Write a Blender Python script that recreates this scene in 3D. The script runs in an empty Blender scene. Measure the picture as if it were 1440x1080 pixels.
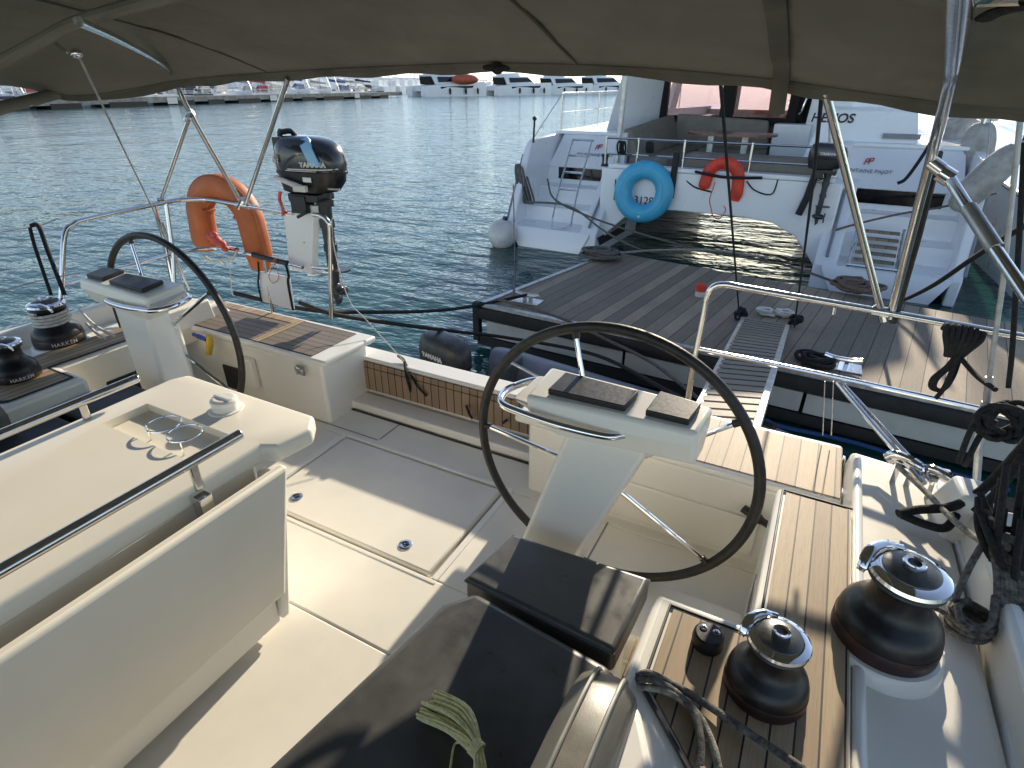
import bpy, bmesh, math, random
from mathutils import Vector, Matrix, Quaternion
random.seed(7)
scene = bpy.context.scene
COL = scene.collection
PI = math.pi
# ------------------------------------------------------------------ camera model
F, PITCH, YAW, H = 800.0, math.atan(422/800.0), math.radians(28), 1.75
cp, sp, cy, sy = math.cos(PITCH), math.sin(PITCH), math.cos(YAW), math.sin(YAW)
FWD = Vector((-sy*cp, cy*cp, -sp)); RGT = Vector((cy, sy, 0)); UPV = RGT.cross(FWD)
CAM = Vector((0, 0, H))
def ray(px, py): return FWD + RGT*((px-720)/F) - UPV*((py-540)/F)
def PZ(px, py, z): r = ray(px, py); return CAM + r*((z-H)/r.z)
def PX(px, py, x): r = ray(px, py); return CAM + r*(x/r.x)
def PY(px, py, y): r = ray(px, py); return CAM + r*(y/r.y)
ZW = -0.9          # water level

# ------------------------------------------------------------------ materials
def new_mat(name):
    m = bpy.data.materials.new(name); m.use_nodes = True
    nt = m.node_tree; b = nt.nodes['Principled BSDF']
    return m, nt, b
def N(nt, t, **kw):
    n = nt.nodes.new(t)
    for k, v in kw.items(): setattr(n, k, v)
    return n
def L(nt, a, b): nt.links.new(a, b)
def coords(nt, obj=False):
    if obj:
        return N(nt, 'ShaderNodeTexCoord').outputs['Object']
    return N(nt, 'ShaderNodeNewGeometry').outputs['Position']
def noise(nt, vec, scale, detail=4, rough=.55, sc=None):
    n = N(nt, 'ShaderNodeTexNoise'); n.inputs['Scale'].default_value = scale
    n.inputs['Detail'].default_value = detail; n.inputs['Roughness'].default_value = rough
    if sc:
        mp = N(nt, 'ShaderNodeMapping'); mp.inputs['Scale'].default_value = sc
        L(nt, vec, mp.inputs['Vector']); vec = mp.outputs['Vector']
    L(nt, vec, n.inputs['Vector']); return n.outputs['Fac']
def ramp(nt, fac, stops):
    r = N(nt, 'ShaderNodeValToRGB'); e = r.color_ramp.elements
    while len(e) < len(stops): e.new(.5)
    for i, (p, c) in enumerate(stops):
        e[i].position = p; e[i].color = (c, c, c, 1) if not isinstance(c, tuple) else (*c, 1)
    L(nt, fac, r.inputs['Fac']); return r.outputs['Color']
def mathn(nt, op, a, b=None, c=None):
    n = N(nt, 'ShaderNodeMath', operation=op)
    for i, v in enumerate((a, b, c)):
        if v is None: continue
        if isinstance(v, (int, float)): n.inputs[i].default_value = v
        else: L(nt, v, n.inputs[i])
    return n.outputs[0]
def mix(nt, fac, a, b):
    n = N(nt, 'ShaderNodeMix', data_type='RGBA')
    for i, v in ((0, fac), (6, a), (7, b)):
        if isinstance(v, (int, float)): n.inputs[i].default_value = v
        elif isinstance(v, tuple): n.inputs[i].default_value = (*v, 1)
        else: L(nt, v, n.inputs[i])
    return n.outputs[2]
def bump(nt, b, h, strength, dist=.01, prev=None):
    n = N(nt, 'ShaderNodeBump'); n.inputs['Strength'].default_value = strength; n.inputs['Distance'].default_value = dist
    L(nt, h, n.inputs['Height'])
    if prev: L(nt, prev, n.inputs['Normal'])
    L(nt, n.outputs['Normal'], b.inputs['Normal']); return n.outputs['Normal']
def simple(name, c, rough=.5, metal=0, var=.12, vs=8, bs=0, bsc=200, bd=.002, coat=0, obj=False, rvar=.1, spec=None, sheen=0):
    m, nt, b = new_mat(name); co = coords(nt, obj)
    f = noise(nt, co, vs, 5)
    d = tuple(max(0, x*(1-var*1.6)) for x in c); l = tuple(min(1, x*(1+var)) for x in c)
    L(nt, ramp(nt, f, [(.3, d), (.7, l)]), b.inputs['Base Color'])
    L(nt, ramp(nt, noise(nt, co, vs*3.1, 4), [(.3, max(.02, rough-rvar*.5)), (.75, min(1, rough+rvar))]), b.inputs['Roughness'])
    b.inputs['Metallic'].default_value = metal
    if coat: b.inputs['Coat Weight'].default_value = coat; b.inputs['Coat Roughness'].default_value = .08
    if spec is not None: b.inputs['Specular IOR Level'].default_value = spec
    if sheen: b.inputs['Sheen Weight'].default_value = sheen
    if bs: bump(nt, b, noise(nt, co, bsc, 3), bs, bd)
    return m
def planks(name, dirv, width, caulk, cols, caulk_c=(.012, .011, .01), rough=.6, obj=False, gap_dark=True, grain=1, seamlen=None):
    """boards laid side by side; dirv = unit vector ACROSS the boards"""
    m, nt, b = new_mat(name); co = coords(nt, obj)
    d = N(nt, 'ShaderNodeVectorMath', operation='DOT_PRODUCT'); L(nt, co, d.inputs[0]); d.inputs[1].default_value = dirv
    s = mathn(nt, 'DIVIDE', d.outputs['Value'], width)
    fr = mathn(nt, 'FRACT', s); fl = mathn(nt, 'FLOOR', s)
    gap = mathn(nt, 'LESS_THAN', fr, caulk/width)
    wn = N(nt, 'ShaderNodeTexWhiteNoise', noise_dimensions='1D'); L(nt, fl, wn.inputs['W'])
    a = Vector(dirv); lo = Vector((-a.y, a.x, 0)) if abs(a.z) < .5 else Vector((1, 0, 0))
    # grain: stretched noise, offset per plank
    comb = N(nt, 'ShaderNodeVectorMath', operation='DOT_PRODUCT'); L(nt, co, comb.inputs[0]); comb.inputs[1].default_value = lo
    cx = N(nt, 'ShaderNodeCombineXYZ')
    L(nt, mathn(nt, 'MULTIPLY', comb.outputs['Value'], 1.6), cx.inputs[0])
    L(nt, mathn(nt, 'MULTIPLY', d.outputs['Value'], 38.0), cx.inputs[1])
    L(nt, mathn(nt, 'MULTIPLY', wn.outputs['Value'], 37.0), cx.inputs[2])
    g = noise(nt, cx.outputs[0], 2.2, 6, .65)
    fine = noise(nt, cx.outputs[0], 9, 5, .7)
    big = noise(nt, co, 1.7, 4, .6)
    base = ramp(nt, mathn(nt, 'ADD', mathn(nt, 'MULTIPLY', wn.outputs['Value'], .45), mathn(nt, 'MULTIPLY', g, .55)),
                [(.15, cols[0]), (.5, cols[1]), (.85, cols[2])])
    base = mix(nt, mathn(nt, 'MULTIPLY', ramp(nt, fine, [(.50, 0.0), (.72, 1.0)]), .5*grain), base, tuple(x*.42 for x in cols[0]))
    base = mix(nt, ramp(nt, big, [(.42, 0.0), (.75, .55 if grain > 1 else .4)]), base, tuple(x*(.55 if grain > 1 else .72) for x in cols[1]))
    L(nt, mix(nt, gap, base, caulk_c), b.inputs['Base Color'])
    b.inputs['Roughness'].default_value = rough
    h = mathn(nt, 'SUBTRACT', mathn(nt, 'MULTIPLY', fine, .25), gap)
    bump(nt, b, h, .5, .003)
    return m

M = {}
M['gel'] = simple('gelcoat_gloss', (.77, .745, .67), .30, var=.012, vs=2.2, coat=.2, rvar=.02, bs=.02, bsc=30)
M['gelns'] = simple('gelcoat_nonskid', (.74, .705, .615), .55, var=.05, vs=3, bs=.22, bsc=420, bd=.002, rvar=.15)
M['table'] = simple('table_laminate', (.72, .68, .58), .42, var=.03, vs=3, rvar=.12, bs=.06, bsc=300)
M['white'] = simple('white_paint', (.78, .79, .80), .3, var=.03, vs=2, coat=.2)
M['boatwhite'] = simple('white_topsides', (.78, .80, .82), .28, var=.025, vs=.9, coat=.2, rvar=.03)
M['steel'] = simple('stainless_steel', (.66, .66, .66), .14, 1, var=.06, vs=30, rvar=.1)
M['chrome'] = simple('polished_chrome', (.78, .78, .79), .07, 1, var=.03, vs=40, rvar=.05)
M['alu'] = simple('dull_aluminium', (.55, .55, .54), .42, 1, var=.15, vs=15)
M['galv'] = simple('galvanised_steel', (.5, .5, .5), .5, .8, var=.2, vs=20)
M['blackplastic'] = simple('black_plastic', (.012, .012, .013), .38, var=.3, vs=30, bs=.05)
M['winchblack'] = simple('anodised_black', (.008, .0075, .0075), .36, .0, var=.3, vs=18, bs=.06, bsc=260)
M['winchgrey'] = simple('winch_cap_grey', (.10, .10, .095), .3, .6, var=.2, vs=25)
M['winchband'] = simple('winch_base_maroon', (.035, .014, .012), .4, var=.3, vs=20)
M['rubber'] = simple('dock_rubber', (.012, .012, .013), .7, var=.4, vs=5, bs=.2, bsc=60)
M['leather'] = simple('wheel_leather', (.017, .015, .012), .5, var=.4, vs=30, bs=.35, bsc=160, bd=.003)
M['vinyl'] = simple('cushion_vinyl', (.074, .074, .070), .36, var=.2, vs=5, bs=.14, bsc=420, bd=.002, rvar=.18)
M['vinyl2'] = simple('backrest_vinyl', (.12, .113, .092), .40, var=.2, vs=5, bs=.14, bsc=420, bd=.002, rvar=.18)
M['piping'] = simple('cushion_piping', (.22, .21, .18), .5, var=.1)
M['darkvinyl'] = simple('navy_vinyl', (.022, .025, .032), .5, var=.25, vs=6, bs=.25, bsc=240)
M['ropeblack'] = simple('black_rope', (.012, .012, .013), .85, var=.5, vs=70, bs=.8, bsc=260, bd=.004)
M['ropegrey'] = simple('grey_rope', (.13, .12, .105), .85, var=.5, vs=70, bs=.8, bsc=260, bd=.004)
M['ropekhaki'] = simple('pale_rope', (.30, .28, .22), .85, var=.4, vs=70, bs=.8, bsc=260, bd=.004)
M['ropeyellow'] = simple('yellow_cord', (.90, .82, .42), .8, var=.15, vs=90, bs=.8, bsc=320, bd=.003)
M['ropewhite'] = simple('white_cord', (.6, .58, .53), .8, var=.2, vs=60, bs=.6, bsc=260)
M['ropeblue'] = simple('blue_rope', (.012, .06, .19), .8, var=.3, vs=60, bs=.6, bsc=260)
M['ropebrown'] = simple('brown_rope', (.16, .11, .09), .85, var=.4, vs=60, bs=.6, bsc=260)
M['orange'] = simple('orange_foam_cover', (.46, .115, .028), .55, var=.16, vs=6, bs=.15, bsc=60)
M['red'] = simple('red_cover', (.62, .045, .02), .5, var=.2, vs=8, bs=.3, bsc=35, bd=.01)
M['redfob'] = simple('red_knot', (.6, .10, .07), .6, var=.2, vs=20)
M['bluering'] = simple('blue_inflatable', (.06, .38, .60), .38, var=.08, vs=4, bs=.15, bsc=14, bd=.01)
M['fender'] = simple('fender_vinyl', (.62, .60, .57), .45, var=.12, vs=5)
M['fendergrey'] = simple('fender_cover', (.36, .35, .33), .8, var=.2, vs=8, bs=.3, bsc=80)
M['hypalon'] = simple('dinghy_tube', (.13, .14, .175), .4, var=.2, vs=4, bs=.1, bsc=90)
M['dinghyfloor'] = simple('dinghy_floor', (.07, .07, .07), .7, var=.3, vs=6)
M['cowl'] = simple('outboard_cowl', (.018, .020, .024), .22, var=.2, vs=12, coat=.5)
M['cowlold'] = simple('outboard_cowl_worn', (.035, .035, .036), .42, var=.35, vs=14)
M['leg'] = simple('outboard_leg', (.030, .034, .040), .35, var=.2, vs=18)
M['navyblock'] = simple('navy_plastic', (.012, .02, .06), .4)
M['lightblue'] = simple('light_blue_decal', (.25, .50, .75), .4, var=.05)
M['decal'] = simple('silver_decal', (.62, .62, .60), .4, var=.05)
M['print'] = simple('black_print', (.02, .02, .025), .5, var=.1)
M['logored'] = simple('logo_red', (.45, .03, .05), .5, var=.1)
M['logogrey'] = simple('logo_grey', (.22, .22, .25), .5, var=.1)
M['blackglass'] = simple('dark_window', (.006, .006, .008), .06, var=.2, vs=4, coat=.3)
M['darkframe'] = simple('dark_door_frame', (.008, .006, .006), .6, var=.2, spec=.2)
M['sofa'] = simple('taupe_upholstery', (.20, .18, .15), .8, var=.12, vs=6, bs=.3, bsc=160)
M['mahogany'] = simple('brown_table_top', (.20, .085, .05), .3, var=.3, vs=4, coat=.3)
M['interior'] = simple('cabin_interior', (.26, .16, .14), .6, var=.3, vs=3)
M['concrete'] = simple('pontoon_concrete', (.24, .23, .21), .85, var=.25, vs=1.2, bs=.2, bsc=30)
M['panelgrey'] = simple('pontoon_panel', (.40, .41, .40), .6, var=.12, vs=2.5)
M['yellow'] = simple('yellow_plastic', (.6, .42, .04), .45)
M['bluegrip'] = simple('blue_grip', (.02, .05, .3), .45)
M['recessdark'] = simple('dark_recess', (.02, .02, .02), .8)  # near-black colour stands in for shade inside the winch socket and vent
M['teakstep'] = simple('teak_solid', (.30, .17, .09), .55, var=.25, vs=14)
teak = [(.25, .17, .095), (.38, .275, .16), (.49, .375, .24)]
M['teak_y'] = planks('teak_deck_fore_aft', (1, 0, 0), .0425, .0045, teak)
M['teak_port'] = planks('teak_deck_port', (1, 0, 0), .0465, .0042, teak)
M['teak_seat'] = planks('teak_seat_slats', (1, 0, 0), .066, .005, teak, (.05, .04, .03))
tg = [(.15, .12, .095), (.20, .165, .13), (.25, .21, .165)]
M['teak_shaded'] = planks('teak_shade_tone', (0, 1, 0), .05, .005, tg)  # starboard seat teak with the shade of the stern gear put into its colour
M['teak_wall'] = planks('teak_transom_slats', (1, 0, 0), .052, .006, [(.24, .16, .10), (.30, .205, .13), (.36, .25, .17)])
dw = [(.15, .12, .088), (.285, .225, .16), (.47, .37, .25)]
da = math.radians(-8)
M['dockwood'] = planks('dock_boards', (math.cos(da), math.sin(da), 0), .145, .007, dw, (.02, .017, .014), .75, grain=1.3)
M['gangwood'] = planks('gangway_slats', (0, 1, 0), 5.0, .001, [(.16, .13, .11), (.22, .185, .15), (.28, .24, .2)])
def canvas_mat():
    m, nt, b = new_mat('canopy_canvas'); co = coords(nt)
    f = noise(nt, co, 2.5, 5)
    L(nt, ramp(nt, f, [(.3, (.145, .138, .112)), (.7, (.20, .19, .158))]), b.inputs['Base Color'])
    b.inputs['Roughness'].default_value = .9
    n1 = bump(nt, b, noise(nt, co, 3.0, 3, .5, (1.0, .45, 1)), .8, .07)
    bump(nt, b, noise(nt, co, 500, 2), .25, .002, n1)
    return m
M['canvas'] = canvas_mat()
M['canvasedge'] = simple('canopy_hem', (.105, .098, .08), .9, var=.2, vs=6, bs=.3, bsc=60)
def water_mat():
    m, nt, b = new_mat('harbour_water'); co = coords(nt)
    b.inputs['Base Color'].default_value = (.012, .045, .042, 1)
    L(nt, ramp(nt, noise(nt, co, .05, 3), [(.3, (.010, .054, .048)), (.7, (.016, .070, .064))]), b.inputs['Base Color'])
    b.inputs['Roughness'].default_value = .06; b.inputs['IOR'].default_value = 1.33
    a = noise(nt, co, 1.45, 4, .55, (.55, 1.15, 1))
    c = noise(nt, co, 3.6, 3, .55, (.6, 1.1, 1))
    d = noise(nt, co, .22, 2, .5)
    n1 = bump(nt, b, a, .5, .20)
    n2 = bump(nt, b, c, .45, .07, n1)
    bump(nt, b, d, .3, .6, n2)
    return m
M['water'] = water_mat()
def glass_mat():
    m, nt, b = new_mat('tinted_glass')
    t = N(nt, 'ShaderNodeBsdfTransparent'); t.inputs['Color'].default_value = (.66, .56, .60, 1)
    g = N(nt, 'ShaderNodeBsdfGlossy'); g.inputs['Roughness'].default_value = .03; g.inputs['Color'].default_value = (.8, .8, .8, 1)
    fr = N(nt, 'ShaderNodeFresnel'); fr.inputs['IOR'].default_value = 1.45
    x = N(nt, 'ShaderNodeMixShader'); L(nt, fr.outputs[0], x.inputs[0]); L(nt, t.outputs[0], x.inputs[1]); L(nt, g.outputs[0], x.inputs[2])
    L(nt, x.outputs[0], nt.nodes['Material Output'].inputs['Surface'])
    return m
M['glass'] = glass_mat()
def flat(name, c, r=.5): return simple(name, c, r, var=.1, vs=1.5)

# ------------------------------------------------------------------ mesh building
def catmull(pts, n=6, closed=False):
    pts = [Vector(p) for p in pts]
    if len(pts) < 3 or n <= 1: return pts
    out = []; k = len(pts)
    rng = range(k) if closed else range(k-1)
    for i in rng:
        p1, p2 = pts[i], pts[(i+1) % k]
        p0 = pts[(i-1) % k] if closed or i > 0 else p1*2-p2
        p3 = pts[(i+2) % k] if closed or i < k-2 else p2*2-p1
        for j in range(n):
            t = j/n
            out.append(.5*((2*p1)+(p2-p0)*t+(2*p0-5*p1+4*p2-p3)*t*t+(3*p1-p0-3*p2+p3)*t**3))
    if not closed: out.append(pts[-1])
    return out
class MB:
    def __init__(s): s.v = []; s.f = []
    def add(s, vs, fs):
        o = len(s.v); s.v += [Vector(v) for v in vs]; s.f += [tuple(i+o for i in f) for f in fs]; return s
    def box(s, a, b):
        x0, y0, z0 = a; x1, y1, z1 = b
        return s.hexa([(x0, y0, z0), (x1, y0, z0), (x1, y1, z0), (x0, y1, z0)], [(x0, y0, z1), (x1, y0, z1), (x1, y1, z1), (x0, y1, z1)])
    def hexa(s, lo, hi):
        n = len(lo)
        return s.add(list(lo)+list(hi), [tuple(range(n-1, -1, -1)), tuple(range(n, 2*n))]+[(i, (i+1) % n, n+(i+1) % n, n+i) for i in range(n)])
    def prism(s, poly, vec):
        vec = Vector(vec); return s.hexa([Vector(p) for p in poly], [Vector(p)+vec for p in poly])
    def slab(s, xy, z0, z1): return s.hexa([(x, y, z0) for x, y in xy], [(x, y, z1) for x, y in xy])
    def loft(s, rings, caps=True, closed=False):
        n = len(rings[0]); vs = [v for r in rings for v in r]; fs = []
        k = len(rings)
        for i in range(k if closed else k-1):
            a, b = i*n, ((i+1) % k)*n
            for j in range(n): fs.append((a+j, a+(j+1) % n, b+(j+1) % n, b+j))
        if caps and not closed: fs += [tuple(range(n-1, -1, -1)), tuple(range((k-1)*n, k*n))]
        return s.add(vs, fs)
    def tube(s, pts, r, n=10, sm=1, closed=False, flatten=None):
        p = catmull(pts, sm, closed) if sm > 1 else [Vector(q) for q in pts]
        k = len(p); rr = r if isinstance(r, (list, tuple)) else None
        t0 = (p[1]-p[0]).normalized(); up = Vector((0, 0, 1)) if abs(t0.z) < .9 else Vector((1, 0, 0))
        nv = t0.cross(up).normalized(); rings = []; pt = t0
        for i in range(k):
            if closed: t = (p[(i+1) % k]-p[i-1]).normalized()
            else: t = (p[min(i+1, k-1)]-p[max(i-1, 0)]).normalized()
            ax = pt.cross(t)
            if ax.length > 1e-7: nv = Quaternion(ax.normalized(), pt.angle(t)) @ nv
            nv = (nv-t*nv.dot(t)).normalized(); bv = t.cross(nv); pt = t
            q = rr[min(i*len(rr)//k, len(rr)-1)] if rr else r
            rings.append([p[i]+(nv*math.cos(2*PI*j/n)+bv*math.sin(2*PI*j/n)*(flatten or 1))*q for j in range(n)])
        return s.loft(rings, True, closed)
    def lathe(s, prof, c=(0, 0, 0), axis=(0, 0, 1), n=40):
        q = Vector((0, 0, 1)).rotation_difference(Vector(axis)); c = Vector(c)
        rings = [[c+q @ Vector((r*math.cos(2*PI*j/n), r*math.sin(2*PI*j/n), z)) for j in range(n)] for r, z in prof]
        return s.loft(rings, True)
    def sphere(s, c, r, n=20, m=12):
        if not isinstance(r, (tuple, list)): r = (r, r, r)
        c = Vector(c)
        rings = [[c+Vector((r[0]*math.sin(PI*i/m)*math.cos(2*PI*j/n), r[1]*math.sin(PI*i/m)*math.sin(2*PI*j/n), r[2]*math.cos(PI*i/m))) for j in range(n)] for i in range(m+1)]
        rings[0] = [v+Vector((0, 0, 0))*0 for v in rings[0]]
        rings = [[c+Vector((1e-4*math.cos(2*PI*j/n)*r[0], 1e-4*math.sin(2*PI*j/n)*r[1], r[2])) for j in range(n)]]+rings[1:-1]+[[c+Vector((1e-4*math.cos(2*PI*j/n)*r[0], 1e-4*math.sin(2*PI*j/n)*r[1], -r[2])) for j in range(n)]]
        return s.loft(rings, True)
    def torus(s, c, R, r, axis=(0, 0, 1), n=48, m=12):
        q = Vector((0, 0, 1)).rotation_difference(Vector(axis)); c = Vector(c)
        rings = [[c+q @ Vector(((R+r*math.cos(2*PI*j/m))*math.cos(2*PI*i/n), (R+r*math.cos(2*PI*j/m))*math.sin(2*PI*i/n), r*math.sin(2*PI*j/m))) for j in range(m)] for i in range(n)]
        return s.loft(rings, closed=True)
    def grid(s, fn, nu, nv):
        vs = [fn(i/nu, j/nv) for j in range(nv+1) for i in range(nu+1)]
        return s.add(vs, [(j*(nu+1)+i, j*(nu+1)+i+1, (j+1)*(nu+1)+i+1, (j+1)*(nu+1)+i) for j in range(nv) for i in range(nu)])
    def xf(s, m): s.v = [m @ v for v in s.v]; return s
LOC = {}
SPLIT = {'roof_post', 'davit_arm', 'table_leg', 'rub_rail', 'floor_seam', 'cockpit_well', 'window_pane', 'lid_hinge', 'seam_tape', 'clamp', 'coachroof_side', 'float', 'fender_board', 'saloon_seat', 'bracket_arm', 'teak_margin', 'cockpit_floor', 'fitting', 'edge_angle', 'ladder_frame', 'lit_strip', 'hatch_border', 'shaft_collar'}
def islands(mb):
    p = list(range(len(mb.v)))
    def f(a):
        while p[a] != a: p[a] = p[p[a]]; a = p[a]
        return a
    for fc in mb.f:
        r0 = f(fc[0])
        for i in fc[1:]:
            r1 = f(i)
            if r1 != r0: p[r1] = r0
    gr = {}
    for fc in mb.f: gr.setdefault(f(fc[0]), []).append(fc)
    out = []
    for fs in gr.values():
        ids = sorted({i for fc in fs for i in fc}); mp = {k: j for j, k in enumerate(ids)}
        out.append(MB().add([mb.v[i] for i in ids], [tuple(mp[i] for i in fc) for fc in fs]))
    return out
def part(name, mb, m, parent=None, **kw):
    if parent and name in SPLIT:
        return [part1(name, x, m, parent, **kw) for x in islands(mb)][0]
    return part1(name, mb, m, parent, **kw)
def part1(name, mb, m, parent=None, bevel=0, seg=3, smooth=True, ang=35, label=None, solid=0, sub=0):
    off = LOC.get(parent.name, Vector()) if parent else Vector()
    me = bpy.data.meshes.new(name); me.from_pydata([v-off for v in mb.v], [], mb.f); me.validate()
    bm = bmesh.new(); bm.from_mesh(me); bmesh.ops.recalc_face_normals(bm, faces=bm.faces); bm.to_mesh(me); bm.free()
    me.materials.append(M[m] if isinstance(m, str) else m)
    if smooth:
        me.polygons.foreach_set('use_smooth', [True]*len(me.polygons)); me.set_sharp_from_angle(angle=math.radians(ang))
    o = bpy.data.objects.new(name, me); COL.objects.link(o)
    if parent: o.parent = parent; LOC[o.name] = off
    else: LOC[o.name] = Vector()
    if solid:
        md = o.modifiers.new('thickness', 'SOLIDIFY'); md.thickness = solid; md.offset = 0
    if sub:
        md = o.modifiers.new('subdivision', 'SUBSURF'); md.levels = md.render_levels = sub
    if bevel:
        md = o.modifiers.new('bevel', 'BEVEL'); md.width = bevel; md.segments = seg; md.limit_method = 'ANGLE'; md.angle_limit = math.radians(40)
        md.harden_normals = False
    if label: o['label'] = label
    return o
def tag(o, label, cat, group=None, kind=None):
    if label: o['label'] = label
    if cat: o['category'] = cat
    if group: o['group'] = group
    if kind: o['kind'] = kind
    return o
def thing(name, label, cat, loc=(0, 0, 0), group=None):
    o = bpy.data.objects.new(name, None); COL.objects.link(o); o.location = loc; o.empty_display_size = .1
    LOC[o.name] = Vector(loc); return tag(o, label, cat, group)
def single(name, mb, m, label, cat, group=None, kind=None, **kw):
    return tag(part(name, mb, m, None, **kw), label, cat, group, kind)
def copy_tree(o, parent=None):
    c = o.copy(); COL.objects.link(c); c.parent = parent
    for ch in list(o.children): copy_tree(ch, c)
    return c
def textmb(s, size, org, xd, yd, depth=.002, align='CENTER', shear=0, bold=0):
    cu = bpy.data.curves.new('t', 'FONT'); cu.body = s; cu.size = size; cu.extrude = depth; cu.align_x = align; cu.align_y = 'CENTER'; cu.shear = shear; cu.offset = bold
    o = bpy.data.objects.new('t', cu); COL.objects.link(o)
    me = bpy.data.meshes.new_from_object(o.evaluated_get(bpy.context.evaluated_depsgraph_get()))
    xd = Vector(xd).normalized(); yd = Vector(yd); yd = (yd-xd*yd.dot(xd)).normalized(); zd = xd.cross(yd)
    mt = Matrix((( xd.x, yd.x, zd.x, org[0]), (xd.y, yd.y, zd.y, org[1]), (xd.z, yd.z, zd.z, org[2]), (0, 0, 0, 1)))
    mb = MB().add([mt @ v.co for v in me.vertices], [tuple(p.vertices) for p in me.polygons])
    bpy.data.objects.remove(o); bpy.data.curves.remove(cu); bpy.data.meshes.remove(me)
    return mb
def cut(o, mb):
    """carve a recess into a mesh (boolean applied once, the cutter is deleted)"""
    off = LOC.get(o.name, Vector())
    me = bpy.data.meshes.new('c'); me.from_pydata([v-off for v in mb.v], [], mb.f)
    bm = bmesh.new(); bm.from_mesh(me); bmesh.ops.recalc_face_normals(bm, faces=bm.faces); bm.to_mesh(me); bm.free()
    c = bpy.data.objects.new('c', me); COL.objects.link(c); c.matrix_world = Matrix.Translation(off)
    md = o.modifiers.new('b', 'BOOLEAN'); md.object = c; md.operation = 'DIFFERENCE'; md.solver = 'EXACT'
    bpy.context.view_layer.update()
    new = bpy.data.meshes.new_from_object(o.evaluated_get(bpy.context.evaluated_depsgraph_get()))
    for m_ in list(o.modifiers): o.modifiers.remove(m_)
    o.data = new
    bpy.data.objects.remove(c)
    new.polygons.foreach_set('use_smooth', [True]*len(new.polygons)); new.set_sharp_from_angle(angle=math.radians(35))
    return o
def rope(name, pts, r, m, label, group=None, sm=8, n=8, cat='rope'):
    return single(name, MB().tube(pts, r, n, sm), m, label, cat, group, ang=80)

# ------------------------------------------------------------------ camera, sky, sun
cam = bpy.data.cameras.new('camera'); co = bpy.data.objects.new('camera', cam); COL.objects.link(co)
cam.sensor_fit = 'HORIZONTAL'; cam.sensor_width = 36; cam.lens = 36*F/1440; cam.clip_end = 6000; cam.clip_start = .02
co.matrix_world = Matrix(((RGT.x, UPV.x, -FWD.x, 0), (RGT.y, UPV.y, -FWD.y, 0), (RGT.z, UPV.z, -FWD.z, H), (0, 0, 0, 1)))
scene.camera = co
SUN_EL, SUN_AZ = math.radians(21), math.radians(-2)   # azimuth from +Y towards +X
w = bpy.data.worlds.new('World'); scene.world = w; w.use_nodes = True
nt = w.node_tree; bg = nt.nodes['Background']
sky = nt.nodes.new('ShaderNodeTexSky'); sky.sky_type = 'NISHITA'; sky.sun_disc = False
sky.sun_elevation = SUN_EL; sky.sun_rotation = SUN_AZ; sky.air_density = .8; sky.dust_density = .05; sky.ozone_density = 1.3
hs = nt.nodes.new('ShaderNodeHueSaturation'); hs.inputs['Saturation'].default_value = .82
nt.links.new(sky.outputs[0], hs.inputs['Color']); nt.links.new(hs.outputs[0], bg.inputs[0]); bg.inputs[1].default_value = .115
sl = bpy.data.lights.new('sun', 'SUN'); sl.energy = 3.7; sl.angle = math.radians(.9); sl.color = (1, .87, .68)
so = bpy.data.objects.new('sun', sl); COL.objects.link(so)
sd = Vector((math.sin(SUN_AZ)*math.cos(SUN_EL), math.cos(SUN_AZ)*math.cos(SUN_EL), math.sin(SUN_EL)))
so.rotation_euler = sd.to_track_quat('Z', 'Y').to_euler()
scene.view_settings.view_transform = 'Standard'; scene.view_settings.look = 'None'; scene.view_settings.exposure = .95; scene.view_settings.gamma = 1
scene.cycles.max_bounces = 10; scene.cycles.diffuse_bounces = 5; scene.cycles.glossy_bounces = 5; scene.cycles.caustics_reflective = True; scene.cycles.sample_clamp_indirect = 20; scene.cycles.blur_glossy = .05; scene.cycles.caustics_refractive = False
scene.cycles.use_denoising = True

# ------------------------------------------------------------------ water
single('water', MB().add([(-3000, -3000, ZW), (3000, -3000, ZW), (3000, 3000, ZW), (-3000, 3000, ZW)], [(0, 1, 2, 3)]), 'water',
       'rippled blue green harbour water', 'water', kind='structure', smooth=False)
# ================================================================== THE YACHT WE STAND ON
CX = -1.62      # centreline of the boat
yacht = thing('sailing_yacht', 'cream cockpit and teak trimmed aft deck of the sailing yacht underfoot', 'sailboat', (CX, 1.4, ZW))
# sole: forward well, step, aft sole
part('cockpit_floor', MB().box((-3.2, -1.6, -.08), (.1, .955, -.002)).box((-3.2, .955, -.08), (.1, 1.305, 0)).box((-3.2, 1.94, -.08), (.1, 2.36, 0))
     .box((-3.2, 1.305, -.08), (-2.085, 1.94, 0)).box((-1.065, 1.305, -.08), (.1, 1.94, 0)), 'gelns', yacht, bevel=.008)
part('gutter', MB().box((-2.09, 1.30, -.075), (-1.06, 1.945, -.03)), 'gel', yacht)
hatch = part('locker_hatch', MB().slab([(-2.073, 1.318), (-1.078, 1.318), (-1.078, 1.928), (-2.073, 1.928)], -.06, .004), 'gelns', yacht, bevel=.012)
part('hatch_border', MB().box((-2.125, 1.282, -.05), (-1.03, 1.302, .003)).box((-1.062, 1.304, -.05), (-1.03, 1.965, .003)).box((-2.125, 1.943, -.05), (-1.064, 1.965, .003)).box((-2.125, 1.304, -.05), (-2.09, 1.941, .003)), 'gel', yacht, bevel=.004)
for px, py in ((570, 766), (417, 699)):
    c = PZ(px, py, .006)
    lt = part('hatch_latch', MB().lathe([(.030, -.004), (.030, .002), (.026, .004), (.019, .004), (.017, -.001), (0.0005, -.001)], c, n=32), 'chrome', hatch)
    part('latch_ring', MB().torus(c+Vector((.004, .004, .004)), .010, .003).box(c+Vector((-.012, -.004, 0)), c+Vector((.0, .002, .005))), 'blackplastic', hatch)
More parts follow.
